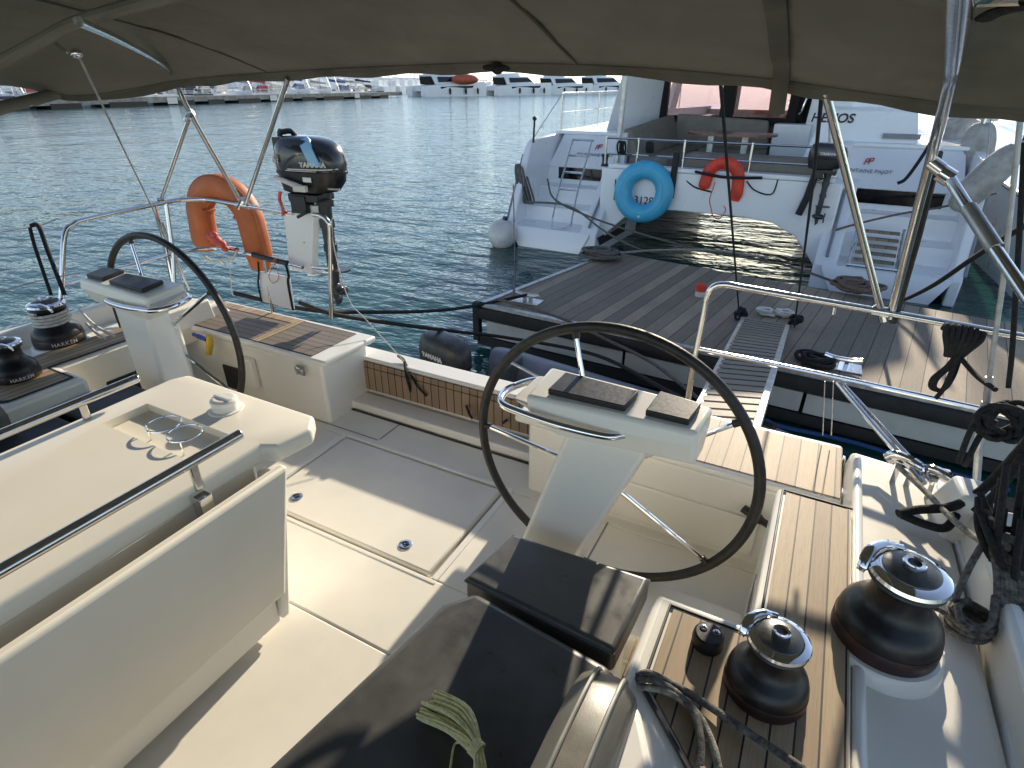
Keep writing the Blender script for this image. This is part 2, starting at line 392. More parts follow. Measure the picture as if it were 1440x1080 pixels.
# floor seams
part('floor_seam', MB().box((-3.0, 1.985, .0005), (-1.9, 1.992, .0025)).box((-1.9, 2.0, .0005), (-1.893, 2.3, .0025)).box((-.55, 1.28, .0005), (-.543, 1.95, .0025)), 'logogrey', yacht)
# transom wall with teak slats, ledge and lid
part('transom', MB().slab([(-2.45, 2.345), (-.98, 2.345), (-.98, 2.46), (-2.45, 2.46)], -.9, .262), 'gel', yacht, bevel=.006)
part('transom_cap', MB().box((-2.46, 2.335, .2645), (-.97, 2.47, .29)), 'gel', yacht, bevel=.008)
part('transom_slats', MB().box((-2.44, 2.326, .075), (-.99, 2.342, .225)).box((-2.44, 2.33, .2275), (-.99, 2.342, .262)), 'teak_wall', yacht, bevel=.002)
part('transom_ledge', MB().box((-2.42, 2.19, .003), (-.98, 2.322, .055)), 'gel', yacht, bevel=.01)
part('ledge_groove', MB().box((-2.40, 2.175, .0005), (-.98, 2.186, .006)), 'print', yacht)
# hull shell below deck level
for s in (-1, 1):
    rings = []
    for y, hw in ((-3, 2.0), (0, 2.22), (1.4, 2.30), (2.25, 2.24)):
        rings.append([Vector((CX+s*(hw*f-o), y, z)) for f, z, o in ((1, .50, 0), (.97, -.3, 0), (.80, -1.2, 0), (.80, -1.2, .06), (.97, -.3, .06), (1, .50, .06))])
    part('topside', MB().loft(rings), 'boatwhite', yacht)
def mir(p, s): return p if s > 0 else (-3.02-p[0], p[1])
for s in (1, -1):
    side = 'port' if s > 0 else 'starboard'
    q = lambda *pts: [mir(p, s) for p in pts]
    # coaming: inner block carrying the teak
    part('coaming', MB().slab(q((-.17, 1.15), (.07, 1.15), (.07, 1.79), (.297, 1.79), (.297, -1.6), (-.17, -1.6)), -.05, .545), 'gel', yacht, bevel=.022, seg=4)
    part('coaming_teak', MB().slab(q((-.115, .87), (-.115, 1.105), (.098, 1.105), (.098, 1.755), (.288, 1.755), (.288, -1.6), (.10, -1.6), (.10, .65)), .53, .5505), 'teak_port' if s > 0 else 'teak_y', yacht, bevel=.002)
    part('teak_margin', MB().tube([(x, y, .549) for x, y in q((-.125, .86), (-.125, 1.115), (.088, 1.115), (.088, 1.765), (.294, 1.765))], .004, 6).tube([(x, y, .549) for x, y in q((-.125, .86), (.11, .63))], .006, 6), 'print', yacht)
    # side deck, bulwark and rounded aft end
    part('side_deck', MB().hexa([(*p, .30) for p in q((.30, 2.36), (.60, 2.30), (.64, -1.6), (.30, -1.6))], [(x, y, z) for (x, y), z in zip(q((.30, 2.22), (.58, 2.2), (.64, -1.6), (.30, -1.6)), (.50, .49, .51, .53))]), 'gelns', yacht, bevel=.02)
    part('deck_ridge', MB().hexa([(*p, .40) for p in q((.295, 2.16), (.345, 2.16), (.345, -1.6), (.295, -1.6))], [(*p, .542) for p in q((.298, 2.14), (.325, 2.14), (.325, -1.6), (.298, -1.6))]), 'gel', yacht, bevel=.012)
    part('bulwark', MB().hexa([(*p, .2) for p in q((.57, 2.28), (.72, 2.2), (.76, -1.6), (.62, -1.6))], [(*p, .60) for p in q((.605, 2.05), (.66, 2.05), (.71, -1.6), (.655, -1.6))]), 'gel', yacht, bevel=.02)
    part('chock_base', MB().hexa([(*p, .48) for p in q((.52, 2.02), (.68, 2.02), (.68, 1.82), (.55, 1.82))], [(*p, .64) for p in q((.56, 1.98), (.65, 1.98), (.65, 1.86), (.57, 1.86))]), 'gel', yacht, bevel=.012)
    # aft seat locker with teak lid
    q = lambda *pts: [p if s > 0 else (2*CX-p[0], p[1]) for p in pts]
    lx0, lx1 = (-.98, .292)
    part('seat_locker', MB().slab(q((lx0, 2.0), (lx1, 2.0), (lx1, 2.38), (lx0, 2.38)), -.9, .375), 'gel', yacht, bevel=.02)
    lid = part('seat_lid', MB().slab(q((lx0-.06, 1.975), (lx1+.0, 1.975), (lx1, 2.40), (lx0-.06, 2.40)), .377, .415), 'gel', yacht, bevel=.015)
    part('seat_teak', MB().slab(q((lx0+.06, 2.0), (lx1-.006, 2.0), (lx1-.006, 2.365), (lx0+.06, 2.365)), .40, .4195), 'teak_seat' if s > 0 else 'teak_shaded', lid, bevel=.002)
    if s < 0:
        a, b = q((lx0+.06, 2.0), (lx1-.006, 2.365)); xa = (-2.79, -2.74)
        part('lit_strip', MB().box((xa[0], 2.0, .418), (xa[1], 2.365, .422)).box((-3.52, 2.30, .418), (-2.75, 2.365, .4225)), 'teak_seat', lid)  # sunlit strips on the shade-toned lid, put in as lighter teak pieces
        part('locker_bin', MB().box((-2.93, 1.955, .10), (-2.80, 1.998, .30)), 'gel', yacht, bevel=.012)
        part('vent_panel', MB().box((-3.12, 1.985, .03), (-2.98, 1.999, .19)), 'recessdark', yacht, bevel=.004)
        part('lid_latch', MB().tube([(-2.42, 1.965, .30), (-2.42, 1.96, .34), (-2.395, 1.96, .345), (-2.375, 1.96, .335), (-2.375, 1.965, .30)], .006, 8, 4).box((-2.43, 1.974, .295), (-2.365, 1.98, .35)), 'steel', yacht)
    else:
        part('locker_panel', MB().box((-.72, 1.987, .03), (.05, 1.998, .22)), 'gel', yacht, bevel=.01)
        part('locker_handle', MB().tube([(-.02, 1.97, .275), (.03, 1.955, .265), (.09, 1.955, .24)], [.022, .026, .018], 8, 4, flatten=.6), 'blackplastic', yacht)
        part('lid_hinge', MB().box((lx1-.003, 2.03, .36), (lx1+.007, 2.06, .425)).box((lx1-.003, 2.27, .36), (lx1+.007, 2.30, .425)), 'steel', lid, bevel=.002)
    q = lambda *pts: [mir(p, s) for p in pts]
    # helm foot bench and lockers between bench and coaming
    part('helm_step', MB().slab(q((-.30, 1.32), (.068, 1.32), (.068, 1.60), (-.30, 1.60)), -.02, .12), 'gelns', yacht, bevel=.015)
    # bench base
    part('bench_base', MB().slab(q((-.70, -1.6), (-.66, 1.0), (-.19, 1.0), (-.175, -1.6)), -.02, .335), 'gel', yacht, bevel=.015)
    part('bench_extension', MB().slab(q((-.64, 1.03), (-.62, 1.24), (-.25, 1.24), (-.25, 1.03)), .0, .33), 'gel', yacht, bevel=.015)
    xa, xb = sorted((mir((.066, 0), s)[0], mir((.0705, 0), s)[0]))
    part('coaming_plate', MB().box((xa, 1.32, .26), (xb, 1.52, .38)), 'blackplastic', yacht, bevel=.002)
# teak step sticking out beside bench and dark cave under it
part('bench_step', MB().box((-.205, 1.02, .285), (-.10, 1.16, .325)), 'teakstep', yacht, bevel=.004)
part('coaming_shelf', MB().hexa([(-.21, .62, .3), (-.12, .85, .3), (.06, .52, .3), (.0, .2, .3)], [(-.17, .66, .56), (-.12, .82, .56), (.03, .55, .56), (.0, .25, .56)]), 'gel', yacht, bevel=.02)
# plinths of the big winches
for s in (1, -1):
    x = CX+(.36-CX)*s if s > 0 else -3.40
    part('winch_plinth', MB().lathe([(.142, -.06), (.132, .012), (.124, .021), (.0005, .022)], (x, 1.27 if s > 0 else 1.32, .525), n=48), 'gel', yacht)

# ---- stern gear on the port quarter
cleat = thing('deck_cleat', 'polished steel cleat with a grey line on the port stern deck beside the teak seat', 'cleat', (.36, 2.0, .5))
cb = PZ(1270, 668, .52)
for k, (px, py) in enumerate(((1268, 668), (1318, 690))):
    c = PZ(px, py, .53)
    part('cleat_horn', MB().tube([c+Vector((-.05, .03, .035)), c+Vector((-.03, .02, .06)), c+Vector((.03, -.02, .06)), c+Vector((.055, -.03, .03))], .016, 10, 5, flatten=1.4).box(c+Vector((-.03, -.012, -.04)), c+Vector((-.012, .012, .05))).box(c+Vector((.012, -.012, -.04)), c+Vector((.03, .012, .05))), 'chrome', cleat)

# ================================================================== TABLE
tb = thing('cockpit_table', 'cream cockpit table with steel handrails, drop leaf and cup recess', 'table', (-1.74, .3, 0))
top = part('table_top', MB().slab([(-2.13, -1.6), (-2.13, 1.13), (-2.10, 1.19), (-1.42, 1.19), (-1.365, 1.12), (-1.385, .99), (-1.435, .97), (-1.435, -1.6)], .655, .72), 'table', tb)
rc = [PZ(215, 571, .72), PZ(328, 612, .72), PZ(257, 644, .72), PZ(150, 598, .72)]
rx0, rx1 = -2.02, -1.53
y0 = .5*(rc[2].y+rc[3].y); y1 = .5*(rc[0].y+rc[1].y)
md = top.modifiers.new('bevel', 'BEVEL'); md.width = .014; md.segments = 4; md.limit_method = 'ANGLE'; md.angle_limit = math.radians(40)
cut(top, MB().slab([(rx0, y0), (rx1, y0), (rx1, y1), (rx0, y1)], .69, .75))
part('table_body', MB().slab([(-2.02, -1.6), (-2.02, 1.0), (-1.48, .965), (-1.46, .94), (-1.46, -1.6)], -.02, .654), 'gel', tb, bevel=.012)
part('table_foot', MB().slab([(-2.08, -1.6), (-2.08, 1.0), (-1.47, .90), (-1.44, .80), (-1.44, -1.6)], -.02, .08), 'gel', tb, bevel=.02)
part('end_flange', MB().hexa([(-1.47, .86, .05), (-1.385, .86, .05), (-1.385, .893, .05), (-1.47, .893, .05)], [(-1.455, .945, .63), (-1.345, .945, .63), (-1.345, .978, .63), (-1.455, .978, .63)]), 'gel', tb, bevel=.01)
part('drop_leaf', MB().hexa([(-1.395, -1.6, .17), (-1.365, -1.6, .17), (-1.365, .885, .17), (-1.395, .885, .17)], [(-1.365, -1.6, .675), (-1.325, -1.6, .675), (-1.325, .975, .675), (-1.365, .975, .675)]), 'table', tb, bevel=.014)
part('leaf_rail', MB().box((-1.46, -1.6, .03), (-1.405, .865, .165)), 'gel', tb, bevel=.008)
part('leaf_bracket', MB().box((-1.43, .71, .60), (-1.385, .75, .70)), 'steel', tb, bevel=.003)
for s, x, ye, posts in ((1, -1.412, .90, (.735, -.35)), (-1, -2.095, 1.0, (.80, -.2))):
    z = .81 if s > 0 else .79
    r = part('handrail', MB().tube([(x, -1.6, z), (x, ye-.01, z), (x, ye, z)], .0165, 16), 'steel', tb, bevel=.004)
    for y in posts:
        part('rail_post', MB().box((x-.007, y-.013, .715), (x+.007, y+.013, z-.008)), 'steel', r, bevel=.004)
ch = thing('cup_holder', 'pair of chrome wire cup rings standing in the table recess', 'cup holder', (-1.7, .8, .69))
for (px, py) in ((230, 596), (259, 609)):
    c = PZ(px, py, .745)
    rg = part('ring', MB().torus(c, .053, .003, n=56, m=8), 'chrome', ch)
    part('pin', MB().tube([c+Vector((.03 if px > 240 else -.035, -.036, 0)), c+Vector((.03 if px > 240 else -.035, -.036, -.06))], .003, 8), 'chrome', ch)
c = PZ(318, 575, .72)
kn = thing('mast_cap', 'round white plastic cap on the aft end of the cream table', 'cap', c)
part('base', MB().lathe([(.060, 0), (.058, .004), (.045, .006), (.044, .03), (.0005, .03)], c, n=36), 'gel', kn)
part('knob', MB().lathe([(.046, .026), (.047, .040), (.040, .046), (.030, .048), (.012, .044), (.0005, .044)], c, n=36).box(c+Vector((-.04, -.010, .036)), c+Vector((.04, .010, .052))), 'gel', kn, bevel=.003)

# ================================================================== HELM PEDESTALS AND WHEELS
def pedestal(s, label):
    bx = -.665 if s > 0 else 2*CX+.665
    X = lambda x: x if s > 0 else 2*CX-.10-x
    r = thing('helm_pedestal', label, 'pedestal', (bx, 1.36, 0), 'helm pedestals')
    def q(pts): return [Vector((X(x), y, z)) for x, y, z in pts]
    part('column', MB().loft([q([(-.755, 1.29, 0), (-.56, 1.29, 0), (-.55, 1.47, 0), (-.76, 1.47, 0)]), q([(-.683, 1.365, .34), (-.472, 1.365, .34), (-.46, 1.53, .34), (-.69, 1.53, .34)]), q([(-.572, 1.445, .755), (-.31, 1.445, .755), (-.30, 1.56, .755), (-.58, 1.56, .755)]), q([(-.60, 1.44, .80), (-.27, 1.44, .80), (-.27, 1.57, .80), (-.60, 1.57, .80)])]), 'gel', r, bevel=.016, ang=50)
    cons = part('console', MB().loft([q([(-.60, 1.432, .745), (-.165, 1.432, .775), (-.16, 1.52, .775), (-.60, 1.53, .745)]), q([(-.69, 1.395, .835), (-.166, 1.395, .855), (-.155, 1.545, .865), (-.70, 1.60, .845)]), q([(-.70, 1.405, .882), (-.168, 1.405, .900), (-.155, 1.55, .914), (-.70, 1.60, .900)])]), 'gel', r, bevel=.013)
    part('console_tray', MB().loft([q([(-.64, 1.43, .79), (-.56, 1.43, .75), (-.56, 1.54, .75), (-.64, 1.57, .79)]), q([(-.76, 1.425, .845), (-.69, 1.41, .848), (-.69, 1.595, .866), (-.74, 1.58, .866)])]), 'gel', r, bevel=.008)
    for x0, x1 in ((-.635, -.385), (-.325, -.20)):
        zf = lambda x, y: .8865+(x+.665)*.030+(y-1.42)*.095
        a = [(x0, 1.432), (x1, 1.428), (x1+.012, 1.525), (x0+.01, 1.548)]
        part('instrument_cover', MB().loft([q([(x, y, zf(x, y)) for x, y in a]), q([(x, y, zf(x, y)+.020) for x, y in a])]), 'blackplastic', r, bevel=.004)
    part('grab_rail', MB().tube(q([(-.70, 1.60, .84), (-.755, 1.57, .845), (-.80, 1.47, .845), (-.775, 1.385, .845), (-.70, 1.365, .842), (-.56, 1.36, .836), (-.42, 1.375, .832), (-.375, 1.41, .83)]), .0125, 12, 6), 'chrome', r)
    part('wheel_shaft', MB().lathe([(.045, 0), (.045, .02), (.028, .025), (.022, .05), (.022, .12), (.0005, .12)], q([(-.47, 1.46, .60)])[0], (0, 1, 0), 24), 'steel', r)
    part('foot_plate', MB().slab([(X(x), y) for x, y in ((-.79, 1.26), (-.53, 1.26), (-.52, 1.50), (-.79, 1.50))], .0, .015), 'gel', r, bevel=.006)
    return r
pedestal(1, 'white helm pedestal with black instrument covers right behind the short vinyl cushion')
pedestal(-1, 'white helm pedestal beyond the cream table, beside the brush bin')
wh = thing('steering_wheel', 'large black rimmed steering wheel around the nearer helm pedestal, in front of the dinghy', 'steering wheel', (-.47, 1.57, .60), 'steering wheels')
WC = Vector((-.47, 1.575, .597)); WR = .492
part('rim', MB().torus(WC, WR, .0165, (0, 1, 0), 96, 14), 'leather', wh)
part('rim_seam', MB().torus(WC+Vector((0, .0, 0)), WR-.0165, .0022, (0, 1, 0), 96, 6), 'blackplastic', wh)
part('hub', MB().lathe([(.034, -.03), (.038, -.02), (.038, .02), (.025, .03), (.0005, .03)], WC+Vector((0, -.075, 0)), (0, -1, 0), 24), 'chrome', wh)
for k in range(5):
    a = math.radians(35+72*k); d = Vector((math.cos(a), 0, math.sin(a)))
    sp_ = part('spoke', MB().tube([WC+Vector((0, -.075, 0))+d*.02, WC+Vector((0, -.055, 0))+d*.12, WC+d*(WR-.012)], .0085, 10), 'chrome', wh)
    part('spoke_collar', MB().tube([WC+d*(WR-.035), WC+d*(WR-.008)], .0125, 10), 'leather', sp_)
w2 = copy_tree(wh); w2.location = (-2.85, 1.60, .615)
tag(w2, 'black rimmed steering wheel beyond the table, in front of the orange buoy', 'steering wheel')

# ================================================================== WINCHES
def winch(k, name, label, loc, wrap=False, rot=0, mark=False):
    r = thing(name, label, 'winch', (0, 0, 0), 'sheet winches')
    part('base', MB().lathe([(.114*k, 0), (.116*k, .006), (.115*k, .038*k), (.1135*k, .042*k), (.0005, .042*k)], n=56), 'winchband', r)
    part('drum', MB().lathe([(.1125*k, .040*k), (.1115*k, .058*k), (.106*k, .076*k), (.094*k, .092*k), (.080*k, .104*k), (.070*k, .118*k), (.064*k, .138*k), (.063*k, .165*k), (.068*k, .186*k), (.0005, .188*k)], n=56), 'winchblack', r)
    part('jaw_lower', MB().lathe([(.055*k, .182*k), (.078*k, .186*k), (.082*k, .192*k), (.079*k, .198*k), (.055*k, .2*k)], n=56), 'winchblack', r)
    part('jaw_ring', MB().lathe([(.062*k, .198*k), (.080*k, .200*k), (.085*k, .207*k), (.082*k, .215*k), (.071*k, .221*k), (.059*k, .222*k), (.0005, .2215*k)], n=56), 'chrome', r)
    part('cap', MB().lathe([(.060*k, .2205*k), (.0595*k, .225*k), (.047*k, .232*k), (.028*k, .236*k), (.0005, .237*k)], n=56), 'winchgrey', r)
    part('socket', MB().lathe([(.024*k, .232*k), (.024*k, .243*k), (.0215*k, .245*k), (.0145*k, .244*k), (.0135*k, .228*k), (.0005, .228*k)], n=32), 'chrome', r)
    part('socket_hole', MB().lathe([(.013*k, .226*k), (.013*k, .236*k), (.0005, .236*k)], n=8), 'recessdark', r)
    pts = [Vector((math.cos(a)*R*k, math.sin(a)*R*k, z*k)) for a, R, z in ((1.9, .072, .224), (2.3, .076, .228), (2.7, .079, .230), (3.05, .085, .229), (3.3, .091, .216), (3.42, .094, .200), (3.45, .097, .188))]
    part('feeder_arm', MB().tube(pts, [.008*k, .012*k, .013*k, .014*k, .013*k, .012*k, .009*k], 10, 4, flatten=.55), 'chrome', r)
    if wrap:
        pts = [Vector((math.cos(t)*.079*k, math.sin(t)*.079*k, .108*k+.0026*k*t)) for t in [i*.35 for i in range(0, 80)]]
        part('rope_wrap', MB().tube(pts, .0075*k, 8), 'ropewhite', r, ang=80)
    v = CAM-Vector(loc); v.z = 0; v.normalize(); v = Matrix.Rotation(-rot, 3, 'Z') @ v; tx = Vector((-v.y, v.x, 0))
    mb = MB()
    for i, ch_ in enumerate('HARKEN'):
        a = (i-2.5)*.165+.12; d = v*math.cos(a)+tx*math.sin(a); e_ = tx*math.cos(a)-v*math.sin(a)
        m_ = textmb(ch_, .026*k, d*(.1165*k)+Vector((0, 0, .022*k)), e_, (0, 0, 1), .001*k, bold=.0006); mb.add(m_.v, m_.f)
    if mark: part('maker_name', mb, 'decal', r)
    r.location = loc; r.rotation_euler = (0, 0, rot)
    return r
winch(1.0, 'winch', 'larger black winch with chrome top beside the flat grey rope coil', (.36, 1.27, .546), rot=-.15)
winch(.76, 'winch', 'smaller black winch with chrome top standing on the port teak strip', (.118, .985, .549), rot=-.15)
winch(1.0, 'winch', 'winch wrapped with several turns of pale line', (-3.40, 1.32, .546), True, 2.6, True)
winch(.80, 'winch', 'bare smaller winch in front of the rope wrapped one', (-3.125, 1.0, .549), rot=2.8, mark=True)
c = PZ(994, 905, .55)
fp = thing('fairlead_cup', 'small black round two holed deck fitting on the teak beside the smaller winch', 'deck fitting', c)
part('body', MB().lathe([(.036, 0), (.037, .02), (.035, .034), (.030, .038), (.0005, .0385)], c, n=36), 'blackplastic', fp)
for dx in (-.015, .015):
    part('stud', MB().lathe([(.009, .037), (.009, .040), (.006, .0405), (.004, .038), (.0005, .038)], c+Vector((dx, .008, 0)), n=20), 'steel', fp)

# ================================================================== CUSHIONS
def cushion(name, label, xy, z0, z1, m='vinyl', bev=.02, group='vinyl seat cushions'):
    r = thing(name, label, 'cushion', (sum(p[0] for p in xy)/len(xy), sum(p[1] for p in xy)/len(xy), z0), group)
    part('pad', MB().slab(xy, z0, z1), m, r, bevel=bev, seg=5)
    part('piping', MB().tube([(x, y, z1-bev*.9) for x, y in [((p[0]*.994+.006*r.location.x), p[1]*.994+.006*r.location.y) for p in xy]], .0035, 6, closed=True), m, r)
    return r
cushion('seat_cushion', 'long dark grey vinyl bench cushion carrying the yellow rope hank', [(-.83, -1.5), (-.815, .36), (-.725, .93), (-.66, 1.015), (-.215, .965), (-.215, -1.5)], .34, .425, bev=.026)
cushion('seat_cushion', 'short square dark grey vinyl cushion at the foot of the nearer wheel', [(-.715, 1.035), (-.675, 1.275), (-.215, 1.30), (-.228, 1.005)], .335, .43, bev=.016)
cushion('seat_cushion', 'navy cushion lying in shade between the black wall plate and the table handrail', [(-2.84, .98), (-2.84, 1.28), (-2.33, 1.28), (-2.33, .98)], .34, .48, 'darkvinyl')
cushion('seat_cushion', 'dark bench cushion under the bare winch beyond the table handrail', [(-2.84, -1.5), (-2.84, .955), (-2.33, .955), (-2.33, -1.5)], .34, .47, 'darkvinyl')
def backrest(label, s):
    X = lambda x: x if s > 0 else -3.02-x
    r = thing('backrest', label, 'backrest', (X(-.15), .3, .42), 'bench backrests')
    rings = []
    for y, zt in ((-1.5, .74), (.30, .74), (.58, .735), (.70, .715), (.76, .68), (.80, .60)):
        rings.append([Vector((X(x), y-.10*max(0, z-.42)*0, z)) for x, z in ((-.235, .43), (-.255, .55), (-.235, zt-.03), (-.20, zt), (-.145, zt), (-.118, zt-.035), (-.115, .43))])
    part('pad', MB().loft(rings), 'vinyl2', r, bevel=.012, ang=50)
    for k in (3, 4):
        part('piping', MB().tube([v+Vector((0, 0, .004)) for v in [q_[k] for q_ in rings]], .0042, 6, 4), 'piping', r)
    return r
backrest('olive grey vinyl backrest with pale piping beside the yellow rope hank', 1)
backrest('grey vinyl backrest beyond the table handrail below the winches', -1)

# yellow cord hank
hb = PZ(650, 1030, .43)
hk = thing('rope_hank', 'hank of thin pale yellow cord lying on the vinyl bench', 'rope', hb)
mb = MB(); rnd = random.Random(3)
A = PZ(672, 1058, .45); B = PZ(608, 992, .46); Tl = PZ(672, 1150, .44)
ax = (B-A).normalized(); sd_ = Vector((ax.y, -ax.x, 0))
for i in range(40):
    u = ((i*7) % 40-19.5)/19.5; v = rnd.uniform(-1, 1)
    o = sd_*u*.010+Vector((0, 0, .010+.008*v))
    e = B+sd_*u*(.038)+ax*rnd.uniform(-.012, .016)+Vector((0, 0, -.005+.016*v*(1-u*u)))
    mid = (A+B)*.5+sd_*(u*.034+.014)+Vector((0, 0, .018+.016*v*(1-u*u)))
    t2 = Tl+sd_*u*.032+Vector((rnd.uniform(-.008, .008), 0, -.006+.010*v))
    loop = e-ax*.004+Vector((0, 0, -.014))+sd_*.006
    mb.tube([t2, A+o, mid, e, loop, mid+Vector((.0, 0, -.016))+sd_*.004, A+o*1.05+Vector((0, 0, -.006))], .0031, 6, 5)
part('strands', mb, 'ropeyellow', hk, ang=80)
mb = MB()
for i in range(4):
    mb.torus(A+ax*(-.004+.0055*i)*1.0+Vector((0, 0, .010)), .0165, .0031, ax+Vector((0, 0, .05)), 24, 8)
part('whipping', mb, 'ropeyellow', hk, ang=80)
part('loose_end', MB().tube([A+Vector((-.02, 0, 0)), PZ(641, 1045, .43), PZ(634, 1075, .43), PZ(630, 1110, .43)], .0027, 6, 5), 'ropeyellow', hk)

# scrub brush in the bin of the starboard locker
b0 = PZ(272, 472, .30); 
br = thing('scrub_brush', 'small brush with blue grip and yellow head in the white bin behind the left wheel', 'brush', b0)
part('grip', MB().tube([PY(272, 470, 1.93), PY(282, 474, 1.93), PY(291, 478, 1.93)], [.012, .016, .014], 10, 4), 'bluegrip', br)
part('head', MB().tube([PY(294, 472, 1.93), PY(295, 484, 1.93), PY(294, 497, 1.93)], [.018, .022, .018], 12, 4), 'yellow', br)
# ================================================================== PUSHPITS (stern rails)
pp = thing('stern_rail', 'polished stern rail at the port quarter above the teak seat and dock', 'railing', (.15, 2.4, .45))
part('top_rail', MB().tube([PY(964, 590, 2.4), PY(972, 530, 2.4), PY(990, 440, 2.4), PY(994, 418, 2.4), PY(1003, 404, 2.4), PY(1020, 400, 2.4), PY(1060, 407, 2.4), PY(1250, 440, 2.4), PY(1440, 474, 2.3), PY(1520, 486, 2.1)], .0135, 12, 5), 'steel', pp)
part('lower_rail', MB().tube([PY(978, 490, 2.4), PY(1150, 525, 2.4), PY(1370, 573, 2.35), PY(1470, 596, 2.2)], .0105, 10, 4), 'steel', pp)
part('brace', MB().tube([PY(1178, 538, 2.4), PY(1230, 600, 2.25), PY(1300, 680, 2.0)], .0105, 10), 'steel', pp)
part('brace', MB().tube([PY(1185, 540, 2.42), PY(1240, 600, 2.27), PY(1312, 680, 2.02)], .0085, 10), 'steel', pp)
part('fitting', MB().tube([PY(1226, 436, 2.4), PY(1250, 440, 2.4)], .02, 12).tube([PY(1240, 442, 2.4), PY(1242, 452, 2.4)], .014, 8).tube([PY(1174, 432, 2.4), PY(1172, 442, 2.4)], .007, 8), 'steel', pp)
for px in (1160, 1172):
    single('lanyard', MB().tube([PY(px, 536, 2.4), PY(px-3, 612, 2.4)], .0022, 6), 'galv', 'thin wire hanging below the port stern rail', 'wire', 'thin wires below the rail')
ps = thing('stern_rail', 'polished stern rail at the starboard quarter behind the left wheel', 'railing', (-3.3, 2.3, .45))
part('top_rail', MB().tube([(-3.62, 1.40, .48), (-3.61, 1.50, .75), (-3.60, 1.60, 1.02), (-3.60, 1.66, 1.07), (-3.60, 1.75, 1.085), (-3.59, 2.20, 1.105), (-3.55, 2.32, 1.105), (-3.44, 2.39, 1.10), (-3.2, 2.4, 1.092), (-2.72, 2.4, 1.085)], .0135, 12, 5), 'steel', ps)
part('lower_rail', MB().tube([(-3.61, 1.5, .77), (-3.6, 1.9, .785), (-3.6, 2.22, .79), (-3.5, 2.38, .79), (-3.2, 2.4, .785), (-2.72, 2.4, .762)], .0105, 10, 5), 'steel', ps)
part('end_post', MB().tube([PY(441, 302, 2.4), PY(452, 304, 2.4), PY(461, 312, 2.4), PY(464, 330, 2.4), PY(466, 447, 2.4)], .0135, 12, 5), 'steel', ps)
part('quarter_post', MB().tube([(-3.59, 2.2, 1.1), (-3.58, 2.15, .8), (-3.56, 2.05, .45)], .0125, 12), 'steel', ps)
part('inner_post', MB().tube([(-3.05, 2.4, .77), (-3.05, 2.38, .42)], .011, 10), 'steel', ps)
part('clamp', MB().tube([PY(222, 283, 2.17), PY(232, 283, 2.2)], .022, 12).tube([PY(333, 288, 2.4), PY(350, 290, 2.4)], .02, 12).tube([PY(322, 350, 2.4), PY(333, 352, 2.4)], .02, 10), 'steel', ps)
part('rail_cover', MB().tube([PY(356, 358, 2.395), PY(382, 365, 2.395), PY(404, 370, 2.395)], .017, 12), 'blackplastic', ps)
# white dodger sheet tied under the lower rail
ds = thing('canvas_pocket', 'small white canvas pocket with black straps hanging under the starboard stern rail', 'bag', PY(385, 400, 2.38))
a = [PY(364, 382, 2.38), PY(405, 390, 2.38), PY(412, 436, 2.38), PY(368, 424, 2.38)]
part('sheet', MB().hexa(a, [v+Vector((0, .02, 0)) for v in a]), 'white', ds, bevel=.006)
part('strap', MB().tube([PY(363, 368, 2.37), PY(364, 385, 2.37), PY(363, 400, 2.37), PY(368, 424, 2.37)], .006, 6, 3).tube([PY(402, 372, 2.37), PY(406, 388, 2.37), PY(405, 398, 2.37), PY(412, 436, 2.37)], .008, 6, 3), 'ropeblack', ds)
rope('cord', [PY(x, y, 2.37) for x, y in ((384, 366), (388, 362), (386, 372), (378, 388), (384, 398), (392, 390), (388, 374), (384, 366))], .0022, 'orange', 'orange cord loop knotted on the black sleeve of the rail', cat='cord')
rope('rope', [PY(x, y, 2.36) for x, y in ((288, 361), (298, 367), (312, 366), (328, 362), (334, 352))], .009, 'ropewhite', 'frayed white rope along the rail under the orange ring')
rope('rope', [PY(x, y, 2.36) for x, y in ((321, 366), (324, 385), (326, 412), (330, 416))], .003, 'ropewhite', 'thin white cord hanging beneath the orange ring')

# ================================================================== HORSESHOE BUOY (orange)
def horseshoe(name, m, cx, cz, y, R, leg0, leg1, w, t, label, rot=0, sweep=(0, PI), strap=True):
    r = thing(name, label, 'lifebuoy', (cx, y, cz))
    cl = []
    cl.append(Vector((cx-R*1.03, y, cz-leg0))); cl.append(Vector((cx-R*1.06, y, cz-leg0*.55)))
    for i in range(13):
        a = PI-PI*i/12; cl.append(Vector((cx+R*math.cos(a), y, cz+R*math.sin(a))))
    cl.append(Vector((cx+R*1.04, y, cz-leg1*.55))); cl.append(Vector((cx+R*.98, y, cz-leg1)))
    p = catmull(cl, 4); rings = []
    k = len(p)
    for i in range(k):
        tt = (p[min(i+1, k-1)]-p[max(i-1, 0)]).normalized(); nn = Vector((tt.z, 0, -tt.x)); f = min(1, .72+.28*min(i, k-1-i)/3)
        rings.append([p[i]+nn*(w*f*sx)+Vector((0, t*f*sy, 0)) for sx, sy in ((-1, -.55), (-.82, -.95), (0, -1.08), (.82, -.95), (1, -.55), (1, .55), (.82, .95), (0, 1.08), (-.82, .95), (-1, .55))])
    b = part('body', MB().loft(rings), m, r, ang=60)
    if strap:
        part('seam', MB().tube([g[4]+Vector((0, -.003, 0)) for g in rings[2:-2]], .0045, 6).tube([g[0]+Vector((0, -.003, 0)) for g in rings[2:-2]], .003, 6), m, r)
        for q in (k//4, k//2+2, 3*k//4+3):
            g = rings[q]; part('strap_patch', MB().tube([g[3]+(g[3]-p[q])*.05, g[4]*1.0+(g[4]-p[q])*.06, g[5]+(g[5]-p[q])*.06], .010, 6), m, r)
    rz = math.radians(rot)
    r.rotation_euler = (0, 0, rz)
    return r
